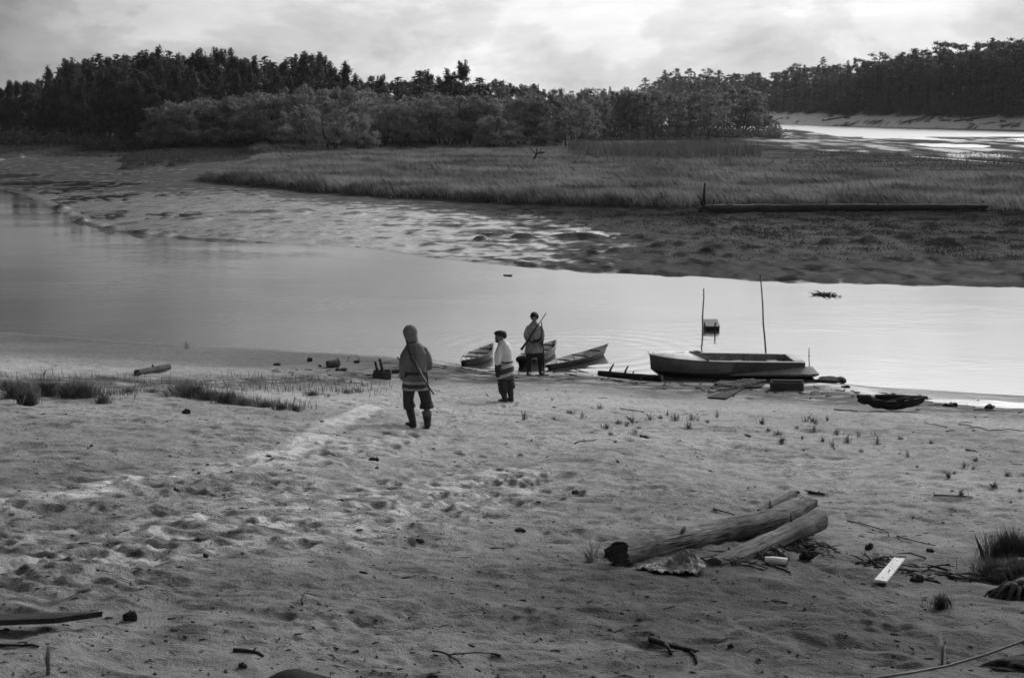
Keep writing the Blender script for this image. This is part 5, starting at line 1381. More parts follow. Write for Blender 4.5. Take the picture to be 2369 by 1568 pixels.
# ---- root litter heaped under the logs: loose, uncountable
def twigs(n, pts, sx, sy, lo, hi, r0, up=.12, seed=1):
    rr = random.Random(seed); mb = MB()
    for i in range(n):
        j = rr.randrange(len(pts)); q = pts[j]; x_ = q.x + rr.gauss(0, sx); y_ = q.y + rr.gauss(0, sy); z_ = q.z; an = rr.uniform(0, 6.28); L = rr.uniform(lo, hi); e = rr.uniform(-.05, up)
        d = Vector((math.cos(an), math.sin(an), 0)) * L; m_ = Vector((x_, y_, z_ + r0 + rr.uniform(0, .03))); w_ = Vector((-d.y, d.x, 0)) * rr.uniform(-.18, .18)
        e1 = m_ + d * .5; e1.z = gz(e1.x, e1.y) + r0 + max(0, e) * L
        e0 = m_ - d * .5; e0.z = gz(e0.x, e0.y) + r0 * .5
        mid = m_ + w_; mid.z = (e0.z + e1.z) / 2 + rr.uniform(0, .02)
        mb.tube([e0, mid, e1], [r0 * rr.uniform(.5, 1.1), r0, r0 * .4], 5)
    return mb
mb = twigs(110, [on(1760, 1285), on(1820, 1270), on(1870, 1265), on(1700, 1300), on(1885, 1285)], .12, .10, .08, .32, .007, .22, 5)
tag(mb.build('root_litter', M_dark, None), 'tangle of dark rootlets and bark heaped under the fallen logs', 'litter', kind='stuff')
mb = twigs(60, [on(2080, 1320), on(2140, 1335), on(2060, 1300), on(2200, 1335), on(1990, 1300), on(2010, 1285), on(2290, 1345)], .22, .13, .08, .35, .008, .18, 6)
tag(mb.build('twig_litter', M_dark, None), 'scatter of fine dark twigs around the white plank', 'litter', kind='stuff')
mb = twigs(170, [on(1180, 862), on(1300, 868), on(1420, 880), on(1620, 888), on(1700, 905), on(1780, 905), on(1900, 905), on(1960, 915), on(2050, 930), on(2150, 940), on(2260, 945), on(1090, 858), on(850, 870), on(760, 860)], 1.2, .45, .06, .35, .014, .1, 7)
tag(mb.build('drift_litter', M_dark, None), 'dark drift litter of bark and twigs along the edge of the water', 'litter', kind='stuff')
# chips and clods all over the sand
rr = random.Random(11); mb = MB(); n = 0
while n < 1500:
    xd = rr.uniform(-40, 2410); yd = rr.uniform(900, 1568) if rr.random() < .6 else rr.uniform(1130, 1568); q = G(xd, yd); r0 = rr.uniform(.003, .009) * (1 + .5 * (yd < 1100)) * (1.6 if rr.random() < .1 else 1)
    an = rr.uniform(0, 6.28); st = rr.uniform(1, 4.5); Mx = Matrix.Rotation(an, 3, 'Z')
    if rr.random() < .8: mb.ell(q + Vector((0, 0, r0 * .3)), (r0 * st, r0, r0 * .7), 6, 4, Mx)
    else:
        d = Mx @ Vector((r0 * st * 2.2, 0, 0)); mb.tube([q - d, q + Vector((r0 * rr.uniform(-1, 1), r0 * rr.uniform(-1, 1), r0 * .8)), q + d + Vector((0, 0, r0 * .3))], [r0 * .35, r0 * .5, r0 * .25], 5)
    n += 1
tag(mb.build('chips', mat('bark chips', .045, .9, .4, 12), None), 'chips of bark and small clods strewn over the sand', 'chips', kind='stuff')

# ---- single sticks, stones and boards, each described by what lies next to it
def stick(p0, p1, r0, label, m=M_dark, bend=.06, seed=1, fork=False, name='stick', cat='stick', lift=0.0):
    a, b = on(*p0), on(*p1); rr = random.Random(seed); r_ = thing(name, label, cat, a); d = b - a; L = d.length; w_ = Vector((-d.y, d.x, 0)) * bend; mb = MB()
    pts = []
    for i in range(6):
        t_ = i / 5; p = a + d * t_ + w_ * math.sin(math.pi * t_ * rr.uniform(.8, 1.2)); p.z = max(gz(p.x, p.y), (a.z + d.z * t_)) + r0 * .7 + lift * t_; pts.append(p - a)
    mb.tube(pts, [r0 * (1.05 - .5 * i / 5) for i in range(6)], 8, noise=.12, seed=seed); mb.build('shaft', m, r_)
    if fork:
        p = Vector(pts[2]); e = MB(); e.tube([p, p + d * .22 + w_ * 3.2 + Vector((0, 0, r0)), p + d * .45 + w_ * 5.5], [r0 * .8, r0 * .6, r0 * .35], 7, noise=.1, seed=seed); e.build('fork', m, r_)
    else:
        e = MB(); p = Vector(pts[3]); e.tube([p, p + d * .08 + w_ * 1.2 + Vector((0, 0, r0 * 1.5))], [r0 * .6, r0 * .3], 6); e.build('twig', m, r_)
    return r_
def stone(xd, yd, w_, h_, label, m=M_logd, name='clod', cat='clod', seed=1):
    q = on(xd, yd); k = mpp(q); rr = random.Random(seed); mb = MB()
    for i in range(7): mb.ell((rr.uniform(-.34, .34) * w_ * k, rr.uniform(-.2, .2) * w_ * k, h_ * k * rr.uniform(.1, .35)), (w_ * k * rr.uniform(.12, .34), w_ * k * rr.uniform(.10, .3), h_ * k * rr.uniform(.2, .6)), 9, 6)
    o = mb.skin(name, m, None, max(.003, w_ * k * .035), 1); o.location = q; tag(o, label, cat); return o
def plank(name, c4, th, m, label, cat, lift=.0, knots=True):
    """plank lying on the ground over four picture corners"""
    P_ = [on(*c) for c in c4]; zc = max(p.z for p in P_) + lift; ctr = sum(P_, Vector()) / 4; r_ = thing(name, label, cat, ctr); V = []
    for p in P_: V.append(p - ctr + Vector((0, 0, lift + .004)))
    for p in P_: V.append(p - ctr + Vector((0, 0, lift + th)))
    mb = MB(); mb.add(V, [(3, 2, 1, 0), (4, 5, 6, 7), (0, 1, 5, 4), (1, 2, 6, 5), (2, 3, 7, 6), (3, 0, 4, 7)]); o = mb.build('board', m, r_, smooth=False)
    if knots:
        e = MB(); q = (V[4] + V[6]) / 2
        for t_ in (.12, .85):
            qq = V[4].lerp(V[7], t_) * .5 + V[5].lerp(V[6], t_) * .5; e.tube([qq - Vector((0, 0, .002)), qq + Vector((0, 0, .004))], .006, 8)
        e.build('nail', M_iron, r_)
    return r_
plank('plank', ((2022, 1354), (2051, 1358), (2093, 1304), (2068, 1301)), .025, M_bone, 'pale sawn plank lying alone on the sand right of the fallen logs', 'plank', .03)
plank('plank', ((-60, 1470), (130, 1462), (238, 1446), (-60, 1454)), .04, M_dark, 'dark heavy plank at the left edge, shadow under its raised side', 'plank', .055, False)
q = on(1797, 1306); mb = MB(); r_ = thing('wood_block', 'short white barked block with a hollow dark end in front of the fallen logs', 'block', q, R(-12)); k = mpp(q)
mb.tube([(-27 * k, 0, .035), (-10 * k, .004, .037), (24 * k, 0, .034)], [.040, .044, .042], 14, flat=.8, noise=.05, seed=2, up=(0, 0, 1)); mb.build('bark', mat('white birch bark', .62, .7, .15, 12, bump=.2), r_, sharp=60)
mb = MB(); mb.tube([(24 * k - .002, 0, .034), (24 * k + .006, 0, .034)], [.035, .033], 12, flat=.8, up=(0, 0, 1)); mb.build('hollow_end', M_dark, r_)
stick((1795, 1313), (1830, 1325), .012, 'short pale stick lying in front of the white block', M_drift, seed=2)
stick((1505, 1482), (1612, 1510), .022, 'forked dark branch on the sand below the pair of logs', M_logd, -.05, 3, True)
stick((1560, 1492), (1610, 1536), .014, 'dark branch end splayed down from the forked branch', M_logd, .05, 4)
stick((1775, 1268), (1826, 1296), .026, 'stubby grey branch sticking out beneath the smooth log', M_log, .03, 5)
stick((1960, 1205), (2060, 1240), .007, 'long thin curved twig right of the cut log end', M_dark, .08, 6)
stick((2075, 1240), (2165, 1262), .007, 'thin twig beyond the white plank', M_dark, -.06, 7)
stick((1650, 1178), (1700, 1192), .012, 'grey stick behind the middle of the thick log', M_drift, .03, 8)
stick((2010, 1300), (2095, 1288), .012, 'dark stick touching the top of the white plank', M_dark, .03, 9)
stick((2195, 1337), (2290, 1345), .010, 'dark twig lying left of the grassy hummock', M_dark, .04, 10)
stick((540, 1506), (610, 1520), .014, 'dark crooked stick near the lower left edge of the sand', M_dark, .08, 11)
stick((700, 1398), (716, 1382), .008, 'small upright forked twig in the middle of the bare sand', M_dark, .1, 12, lift=.05)
stick((1000, 1506), (1060, 1538), .007, 'bent dry stalk lying at the bottom middle', M_dark, .12, 13, True)
stick((0, 1494), (90, 1497), .010, 'thin stick under the heavy dark plank', M_dark, .02, 14)
stick((1330, 1027), (1385, 1018), .012, 'twig with a knobbed end lying behind the sprouts', M_dark, .08, 15)
stick((2160, 1146), (2250, 1150), .010, 'dark stick on open sand above the white plank', M_dark, .03, 16)
stick((2235, 1040), (2262, 1046), .012, 'short dark chip of wood among the right-hand sprouts', M_dark, .03, 17)
stick((1435, 945), (1500, 962), .010, 'thin dark stick between the pale coat and the sprouts', M_dark, .05, 18)
stick((1930, 948), (1985, 952), .016, 'pale stick lying left of the dark driftwood cradle', M_drift, .03, 19)
stick((1870, 1140), (1908, 1146), .020, 'chunk of dark bark behind the split slab', M_logd, .04, 20)
stick((1640, 880), (1690, 890), .02, 'dark batten beside the broken crate side', M_dark, .02, 21)
stick((1300, 850), (1360, 862), .014, 'batten lying against the long slim canoe', M_dark, .02, 22)
for i, (a, b_, w_, h_, lab) in enumerate(((432, 957, 20, 14, 'dark clod alone on the upper left sand'), (865, 1065, 24, 12, 'dark chip of bark below the trodden path'), (408, 1140, 12, 18, 'small upright dark stump on the left sand'), (300, 1432, 38, 26, 'dark split chunk of wood above the heavy plank'),
        (972, 1252, 24, 10, 'dark bark chip in the middle of the sand'), (1332, 1140, 22, 9, 'flat dark chip above the fallen logs'), (1205, 1228, 26, 8, 'curved pale-rimmed bark chip left of the logs'), (476, 1288, 16, 12, 'dark clod in the pale trodden streak'),
        (640, 845, 18, 9, 'small dark lump at the water left of the bucket'), (718, 836, 14, 14, 'dark wedge-shaped lump just left of the bucket'), (740, 848, 8, 6, 'tiny lump left of the bucket'), (825, 840, 14, 10, 'dark lump right of the bucket'), (790, 857, 26, 10, 'dark rubbish in front of the bucket'),
        (2200, 940, 34, 12, 'dark tussock clod near the water on the right'), (2290, 944, 30, 14, 'dark muddy lump at the right-hand shore'), (1930, 882, 84, 12, 'long low mound of wet weed on the water line'), (1955, 896, 22, 7, 'small clod below the mound of wet weed'), (2012, 1270, 24, 18, 'dark stone right of the litter under the logs'), (1866, 1290, 40, 22, 'dark rounded chunk of root at the end of the litter'),
        (2125, 1345, 34, 22, 'dark curled root lump below the white plank'), (560, 1542, 20, 14, 'dark lump near the bottom edge'), (1000, 1568, 24, 12, 'dark bark chunk cut by the bottom edge'), (2150, 1275, 20, 10, 'clod above the white plank'), (1690, 1496, 18, 12, 'clod right of the forked branch'), (1490, 1012, 20, 7, 'flat chip among the central sprouts'), (1845, 1140, 16, 8, 'dark chip left of the chunk of bark'))):
    stone(a, b_, w_, h_, lab, M_dark if i % 3 else M_logd, seed=30 + i)
# ---- sack
n = 60; q = on(1560, 1322); k = mpp(q); V = []; 
sx_ = np.linspace(-1, 1, n); UU, VV = np.meshgrid(sx_, sx_, indexing='ij')
ang = R(8); px = UU * 84 * k; py = VV * .25
px = px + .05 * fbm(UU * 1.6, VV * 1.6, 91, 3); py = py + .07 * fbm(UU * 1.9 + 5, VV * 1.4, 92, 3)
wx = q.x + px * math.cos(ang) - py * math.sin(ang); wy = q.y + px * math.sin(ang) + py * math.cos(ang) + .05
lump = np.exp(-((UU - .38) / .40) ** 2 - ((VV - .05) / .62) ** 2)
rid = 1 - np.abs(fbm(UU * 3.4 + VV * .8, VV * 2.4, 93, 3, .55)) * 3.2; rid2 = 1 - np.abs(fbm(UU * 6.0, VV * 5.0 + UU, 95, 2)) * 3.0
wz = hfun(wx, wy) + .016 + lump * (.055 + .075 * np.clip(rid, -.4, 1) + .010 * rid2) + .022 * np.clip(rid, 0, 1) + .004 * np.clip(rid2, 0, 1)
mk = np.ones((n, n), bool)
V = np.stack([wx - q.x, wy - q.y, wz - q.z], -1).reshape(-1, 3); ii = (np.arange(n - 1)[:, None] * n + np.arange(n - 1)[None, :]).ravel(); 
F = np.stack([ii, ii + n, ii + n + 1, ii + 1], 1)
ctr = V[F].mean(1); ed = (np.abs(UU.ravel()[F].mean(1)) ** 2.2 + np.abs(VV.ravel()[F].mean(1)) ** 2.2) < .80 + .55 * fbm(ctr[:, 0] * 5, ctr[:, 1] * 9, 94, 3)
o = link('sack', bigmesh('sack', V, F[ed]), mat('old sackcloth', .23, .95, .2, 14, bump=.5, bdist=.01, blotch=.08)); o.location = q
sm = o.modifiers.new('thick', 'SOLIDIFY'); sm.thickness = .008
tag(o, 'crumpled pale sack thrown down in front of the fallen logs', 'sack')

# ---- beside the motorboat
logg('drift_log', on(1384, 868, .07), on(1532, 882, .08), .075, .10, 'dark drift log with branch stubs lying before the bow of the motorboat', 'log', M_logd, 9, .015, 7, 14, 'cut', ((.18, 1.4, .22, .035), (.42, 1.5, .20, .03), (.55, 2.0, .1, .02)))
stick((1440, 865), (1495, 858), .014, 'thin pale batten behind the dark drift log', M_drift, .03, 24)
# broken crate side: slats nailed across two rails
a = on(1668, 908); b = on(1745, 890); M = basis(a, b); L = (b - a).length
r_ = thing('crate_side', 'broken slatted crate side lying askew in front of the motorboat', 'crate side', a + Vector((0, 0, .06))); r_.rotation_euler = M.to_euler()
for y_ in (-.16, .17): mb = MB(); mb.box((L * .55, y_, .05), (L * 1.25, .05, .03), bev=.004); mb.build('rail', M_dark, r_, sharp=30)
for i in range(6): mb = MB(); mb.box((L * (.22 + .15 * i), 0, .08), (.075, .62, .016), Matrix.Rotation(.35 + .05 * math.sin(i * 3), 3, 'Z'), .003); mb.build('slat', M_drift, r_, sharp=30)
plank('paddle_board', ((1636, 922), (1680, 925), (1734, 893), (1722, 892)), .03, M_logd, 'long worn board running from the sand up to the broken crate side', 'board', .015)
plank('rubbish_board', ((1652, 892), (1700, 896), (1712, 888), (1668, 885)), .06, M_dark, 'dark flat board under the left end of the broken crate side', 'board', .01, False)
plank('rubbish_board', ((1700, 900), (1762, 897), (1770, 890), (1712, 892)), .03, M_logd, 'dark board under the right end of the broken crate side', 'board', .01, False)
q = on(1820, 902); k = mpp(q); r_ = thing('wooden_crate', 'long dark wooden crate on the wet sand in front of the stern of the motorboat', 'crate', q, R(-3)); W = 74 * k; H_ = 20 * k
mw = mat('crate boards', .055, .75, .3, 6, (1.5, 6, 6), .4, .01)
for (c, d) in (((0, -.15, H_ / 2), (W, .022, H_)), ((0, .17, H_ / 2), (W, .022, H_))): mb = MB(); mb.box(c, d, bev=.004); mb.build('side', mw, r_, sharp=30)
for s_ in (-1, 1): mb = MB(); mb.box((s_ * (W / 2 - .013), .01, H_ / 2 + .002), (.024, .294, H_ * .98), bev=.004); mb.build('end', mat('crate end', .09, .75, .3, 8), r_, sharp=30)
mb = MB(); mb.box((0, .01, .02), (W * .95, .29, .02)); mb.build('bottom', mw, r_)
mb = MB(); mb.box((.02, .09, H_ + .012), (W * 1.02, .13, .018), bev=.004); mb.build('lid_board', M_logm, r_, sharp=30)
# dark hollow driftwood cradle on the right
q = on(2060, 950); k = mpp(q); r_ = thing('driftwood_cradle', 'dark hollow piece of driftwood, curved like a cradle, at the right-hand shore', 'driftwood', q + Vector((0, 0, .02)))
mb = MB(); prof = []
for i in range(15):
    t_ = i / 14; xx = (-76 + 152 * t_) * k; w_ = .17 * math.sin(math.pi * (.10 + .82 * t_)) ** .7; up = .09 * abs(2 * t_ - 1) ** 2.0; pr = []
    for j in range(9):
        th = math.pi * j / 8; pr.append((xx, -math.cos(th) * w_, up + .23 - math.sin(th) * .22 * (.6 + .4 * math.sin(math.pi * t_))))
    for j in range(8, -1, -1):
        th = math.pi * j / 8; pr.append((xx, -math.cos(th) * (w_ - .04), up + .235 - math.sin(th) * .15 * (.6 + .4 * math.sin(math.pi * t_))))
    prof.append([(p_[0] + rr.uniform(-.03, .03), p_[1] + rr.uniform(-.022, .022), p_[2] + rr.uniform(-.03, .03)) for p_ in pr])
mb.rings(prof); mb.build('shell', M_logd, r_, sharp=60)
mb = MB(); mb.tube([(-30 * k, .20, .26), (10 * k, .24, .25), (92 * k, .26, .22)], [.05, .06, .045], 10, noise=.1); mb.build('branch', M_logd, r_)
mb = MB(); mb.tube([(0, .02, .18), (35 * k, .06, .24), (72 * k, .10, .30)], [.05, .045, .03], 10, noise=.1); mb.build('branch', M_logm, r_)
def rope(name, pts, r0, m, label, cat, lift=.0):
    P_ = [on(a, b, r0 + lift) for a, b in pts]; o = thing(name, label, cat, P_[0]); mb = MB(); Q_ = []
    for i in range(len(P_) - 1):
        for j in range(5): q = P_[i].lerp(P_[i + 1], j / 5); q.z = gz(q.x, q.y) + r0 + lift; Q_.append(q - P_[0])
    Q_.append(P_[-1] - P_[0]); mb.tube(Q_, r0, 7); mb.build('strand', m, o)
    e = MB(); e.ell(Q_[-1], (r0 * 1.8, r0 * 1.8, r0 * 1.4), 8, 6); e.ell(Q_[0], (r0 * 1.8, r0 * 1.8, r0 * 1.4), 8, 6); e.build('knot', m, o); return o
rope('rope', [(2246, 980), (2219, 979), (2222, 984), (2260, 992), (2310, 998), (2355, 998), (2390, 994), (2420, 990)], .016, mat('pale rope', .42, .9, .2, 40), 'pale rope lying in a long curve on the sand near the right edge', 'rope', .02)
rope('rope', [(2140, 979), (2165, 984), (2190, 990)], .012, mat('pale rope', .42), 'short loose end of pale rope left of the long curve', 'rope', .01)

# ---- left-hand shore
q = on(781, 849); k = mpp(q); r_ = thing('bucket', 'battered dark bucket lying on its side near the water', 'bucket', q, R(196)); rad = 10.5 * k
mb = MB(); mb.tube([(-.02, 0, rad * .95), (.0, 0, rad * .95), (.30, 0, rad * .86)], [rad, rad * 1.03, rad * .84], 22, cap=False); mb.tube([(.296, 0, rad * .86), (.302, 0, rad * .86)], [rad * .84, rad * .80], 22); mb.tube([(.30, 0, rad * .86), (.05, 0, rad * .93), (.0, 0, rad * .95)], [rad * .80, rad * .95, rad * .98], 22, cap=False)
r_.rotation_euler = (0, 0, R(215)); mb.build('pail', mat('battered tin', .07, .6, .35, 10, bump=.2, spec=.5), r_, sharp=40)
mb = MB(); mb.tube([(-.005, math.cos(t_) * rad * 1.06, rad * .95 + math.sin(t_) * rad * 1.06) for t_ in np.linspace(0, 6.2832, 25)], .006, 6); mb.build('rim', M_iron, r_)
mb = MB(); mb.tube([(-.01, rad, rad * .95), (-.10, rad * .75, rad * .6), (-.14, 0, rad * .35), (-.10, -rad * .75, rad * .6), (-.01, -rad, rad * .95)], .005, 6); mb.build('handle', M_iron, r_)
q = on(818, 836); r_ = thing('wire_hoop', 'thin bent wire hoop standing in the sand behind the bucket', 'wire', q); k = mpp(q)
mb = MB(); mb.tube([(-13 * k, 0, -.02), (-13 * k, 0, 8 * k), (-8 * k, .02, 13 * k), (4 * k, .03, 14 * k), (12 * k, .02, 11 * k), (13 * k, 0, -.02)], .009, 6); mb.build('wire', M_iron, r_)
mb = MB(); mb.tube([(13 * k, 0, .0), (17 * k, -.05, .01)], .008, 6); mb.build('hook', M_iron, r_)
logg('drift_log', on(318, 869, .08), on(388, 858, .08), .075, .075, 'dark drift log lying on the wet sand at the left-hand shore', 'log', M_dark, 7, .015, 9, 12, 'cut', ((.5, 1.5, .07, .03),))
q = on(884, 876); k = mpp(q); r_ = thing('stake_crate', 'dark crate with two thick stakes standing in it, left of the hooded man', 'crate', q, R(4)); W = 42 * k; H_ = 19 * k
for (c, d) in (((0, -.19, H_ / 2), (W, .022, H_)), ((0, .19, H_ / 2), (W, .022, H_ * .9)), ((-W / 2 + .012, 0, H_ / 2), (.022, .36, H_ * .97)), ((W / 2 - .012, 0, H_ / 2), (.022, .36, H_ * .97))): mb = MB(); mb.box(c, d, Matrix.Rotation(.02, 3, 'X'), .004); mb.build('side', mw, r_, sharp=30)
mb = MB(); mb.box((0, 0, .02), (W * .94, .35, .02)); mb.build('bottom', mw, r_)
for (x_, top, rr_, lab, m_) in ((-12, 38, .030, 'shorter dark stake leaning in the crate left of the hooded man', M_logd), (-1, 46, .036, 'taller pale-topped stake leaning in the crate left of the hooded man', M_logm)):
    o = thing('stake', lab, 'stake', q + Vector((x_ * k, -.10, .03))); mb = MB(); mb.tube([(.05 if x_ < -5 else .07, .0, 0), (.02, 0, top * k * .5), (-.03, .02, top * k)], [rr_, rr_ * 1.05, rr_], 10, noise=.05); mb.build('shaft', m_, o)
    mb = MB(); mb.tube([(-.03, .02, top * k - .004), (-.031, .021, top * k + .012)], [rr_ * .95, rr_ * .8], 10); mb.build('cut_end', M_pale if x_ > -5 else M_dark, o)
plank('shore_board', ((903, 864), (950, 862), (955, 850), (912, 856)), .05, M_dark, 'dark board lying between the crate of stakes and the hooded man', 'board', .05, False)
b0 = on(938, 858); o, d = pole('leaning_stick', b0, up_to(b0, 920, 826), .022, .016, 'dark stick leaning left of the hooded man above the board', 'stick', M_dark, seed=12)
mb = MB(); mb.tube([d - Vector((0, 0, .03)), d + Vector((-.005, 0, .012))], [.018, .014], 8); mb.build('tip', M_dark, o)
o = stick((835, 892), (856, 894), .02, 'short white chip on the dark strip of litter', M_pale, .02, 26)

# ---- in the river
q = onz(1905, 682); r_ = thing('floating_brush', 'tangled dark brush floating on the river right of the stakes', 'brushwood', q); rr = random.Random(21); k = mpp(q)
for nm, n_, s_ in (('twigs', 46, 1.0), ('root', 9, .55)):
    mb = MB()
    for i in range(n_):
        x_ = rr.gauss(0, 12) * k * s_; p = Vector((x_, rr.gauss(0, .25), -.02)); d = Vector((rr.uniform(-.38, .38), rr.uniform(-.3, .3), rr.uniform(-.03, .15) * (1.2 - abs(x_) / (30 * k)))); mb.tube([p, p + d * .6 + Vector((0, 0, .05)), p + d], [.016 / s_ ** .5, .012, .005], 5)
    mb.build(nm, M_dark, r_)
q = onz(1165, 637); p_ = onz(1184, 638); logg('floating_stick', q + Vector((0, 0, .01)), p_ + Vector((0, 0, .01)), .03, .045, 'small dark stick floating alone in the middle of the river', 'stick', M_dark, 5, .02, 13, 8, 'cut')

# ---- far mud bank and meadow
a = on(1630, 490, .30); b_ = onz(2286, 474, .9)
a = onz(1630, 483, .42); b_ = onz(2286, 483, .42)
r_, L, rad = logg('drift_log', a, b_, .40, .16, 'very long dark drift trunk with its root plate, lying along the front of the sedge', 'trunk', mat('long dark trunk', .030, .8, .3, 3, (.6, 4, 4), .5, .03), 14, .010, 15, 16, 'cut', ((.03, 1.0, .5, .07), (.37, .8, .5, .05), (.61, 1.3, .4, .05), (.8, .5, .5, .04)))
mb = MB(); rr = random.Random(31)
for i in range(17):
    an = rr.uniform(0, 6.28); q = rr.uniform(.5, 1.25); mb.tube([(.1, 0, 0), (-.15, math.cos(an) * q * .5, math.sin(an) * q * .5), (-.35 + rr.uniform(-.2, .2), math.cos(an) * q, math.sin(an) * q * .8)], [.16, .10, .03], 7, noise=.15, seed=i)
mb.build('root_plate', M_dark, r_)
mb = MB(); mb.tube([(0, 0, .2), (-.05, 0, .9), (.0, .0, 1.75)], [.13, .09, .05], 8, noise=.15, seed=3); mb.build('upright_root', M_dark, r_)
q = on(1243, 379, .02); k = mpp(q); r_ = thing('dead_snag', 'black dead snag with upright prongs in the middle of the sedge meadow', 'snag', q + Vector((0, 0, 1.1)))
for nm, pts, r0 in (('stem', [(-8 * k, 0, -.6), (0, 0, .1), (17 * k, .2, .25)], .13), ('prong', [(-2 * k, 0, 0), (-1 * k, 0, 10 * k), (2 * k, 0, 21 * k)], .09), ('prong', [(6 * k, 0, 0), (8 * k, 0, 9 * k), (7 * k, 0, 14 * k)], .08), ('prong', [(-4 * k, 0, 0), (-14 * k, 0, 11 * k), (-19 * k, 0, 15 * k)], .07), ('prong', [(2 * k, 0, 2 * k), (14 * k, 0, 2 * k), (20 * k, 0, 4 * k)], .08)):
    mb = MB(); mb.tube(pts, [r0, r0 * .75, r0 * .3], 7, noise=.15); mb.build(nm, M_dark, r_)
q = on(1308, 347); k = mpp(q); o, d = pole('stump_post', q, q + Vector((0, 0, 2.3)), .14, .10, 'short dark post at the back of the meadow below the thicket', 'post', M_dark, seed=14)
mb = MB(); mb.tube([d - Vector((0, 0, .1)), d + Vector((.02, 0, .12))], [.09, .04], 7); mb.build('broken_top', M_dark, o)
q = on(1352, 327); r_ = thing('dead_snag', 'small black snag far back beside the birch stand', 'snag', q + Vector((0, 0, .4)))
for nm, pts in (('stem', [(-1.0, 0, .1), (0, 0, .1), (1.2, 0, .3)]), ('prong', [(0, 0, .1), (-.3, 0, .7), (-.9, 0, 1.1)])): mb = MB(); mb.tube(pts, [.12, .12, .05], 7, noise=.15); mb.build(nm, M_dark, r_)
logg('fallen_log', on(62, 330, .35), on(190, 344, .25), .22, .12, 'bare pale trunk fallen from the left wood across the muddy creek', 'trunk', mat('pale far trunk', .15, .8, .3, 3), 8, .01, 17, 10, 'cut', ((.4, 1.2, .5, .05),))
for i, (x0, y0, x1, y1, lab) in enumerate(((1905, 268, 1990, 256, 'fallen pine leaning down the sandy cut, first from the point'), (2090, 270, 2140, 258, 'fallen pine trunk on the sandy cut in the middle of the bank'), (2195, 272, 2290, 262, 'longest fallen trunk lying on the sandy cut at the right'))):
    def bp(xd, back):
        x_, y_ = bank_pt(xd, back); return Vector((x_, y_, gz(x_, y_) + .3))
    logg('fallen_pine', bp(x0, 5), bp(x1, 11), .22, .12, lab, 'trunk', M_logm, 6, .01, 40 + i, 8, 'cut', ((.5, 1.3, .9, .06),))

# ---- grass tussocks and sprouts on the near sand
def tussock(xd, yd, w_, h_, label, n=260, m=L_shore, bw_=.006, name='grass_tussock', cat='grass tussock', group=None, lean=.35):
    q = on(xd, yd); k = mpp(q); r_ = thing(name, label, cat, q, group=group); a = RNG.uniform(0, 6.28, n); d = np.abs(RNG.normal(0, .5, n)) * w_ * k * .5
    P_ = np.column_stack([np.cos(a) * d, np.sin(a) * d, np.full(n, -.02)]); hh = RNG.uniform(.45, 1.05, n) * h_ * k
    me = blades('leaves', P_, hh, bw_, lean, RNG); o = link('leaves', me, m, r_, smooth=False)
    ns = max(8, n // 30); a = RNG.uniform(0, 6.28, ns); P_ = np.column_stack([np.cos(a) * w_ * k * .12, np.sin(a) * w_ * k * .12, np.full(ns, -.02)])
    link('stalks', blades('stalks', P_, RNG.uniform(.8, 1.25, ns) * h_ * k, bw_ * 1.2, .15, RNG), m, r_, smooth=False)
    return r_
tussock(2335, 1295, 120, 78, 'big dark grass tussock on the hummock at the right edge', 1500, bw_=.005)
tussock(2375, 1300, 90, 70, 'dense grass tussock half cut off by the right edge', 900, bw_=.005)
tussock(2300, 1335, 80, 50, 'lower dark grass tussock hanging over the root of the hummock', 900, bw_=.005)
tussock(2350, 1342, 70, 46, 'ragged grass tussock in front on the hummock, above the black roots', 700, bw_=.005)
tussock(2178, 1405, 54, 44, 'single small tussock below the white plank', 360, bw_=.004)
tussock(1368, 1298, 40, 50, 'thin pale weed left of the splintered log end', 46, L_sedge, .006)
for a, b_, w_, h_, n_ in ((35, 922, 60, 40, 420), (115, 915, 60, 40, 420), (160, 918, 50, 34, 320), (195, 920, 64, 42, 460), (238, 932, 40, 24, 200), (20, 905, 60, 30, 300), (428, 912, 60, 34, 360), (446, 920, 70, 38, 460), (486, 926, 70, 28, 380), (528, 932, 60, 30, 340), (566, 938, 50, 22, 240), (610, 943, 60, 20, 240), (650, 946, 40, 18, 150), (684, 949, 34, 18, 120), (300, 905, 60, 14, 120), (350, 908, 60, 14, 120), (720, 915, 50, 14, 100), (800, 908, 50, 12, 90)):
    tussock(a, b_, w_ * 1.25, h_, 'dark soft tussock in the ragged grass line above the wet sand', int(n_ * 2.2), bw_=.005, group='tussocks of the grass line above the wet sand', lean=.4)
tussock(65, 938, 60, 52, 'bushy dark tussock at the far left of the grass line', 420, bw_=.008)
tussock(112, 1560, 14, 80, 'single dark weed stalk by the heavy plank at the bottom left', 8, bw_=.014, name='weed', cat='weed', lean=.06)
o = tussock(2180, 1542, 6, 88, 'thin pale stalk standing alone at the lower right', 4, L_sedge, .010, 'dry_stalk', 'stalk', lean=.04)
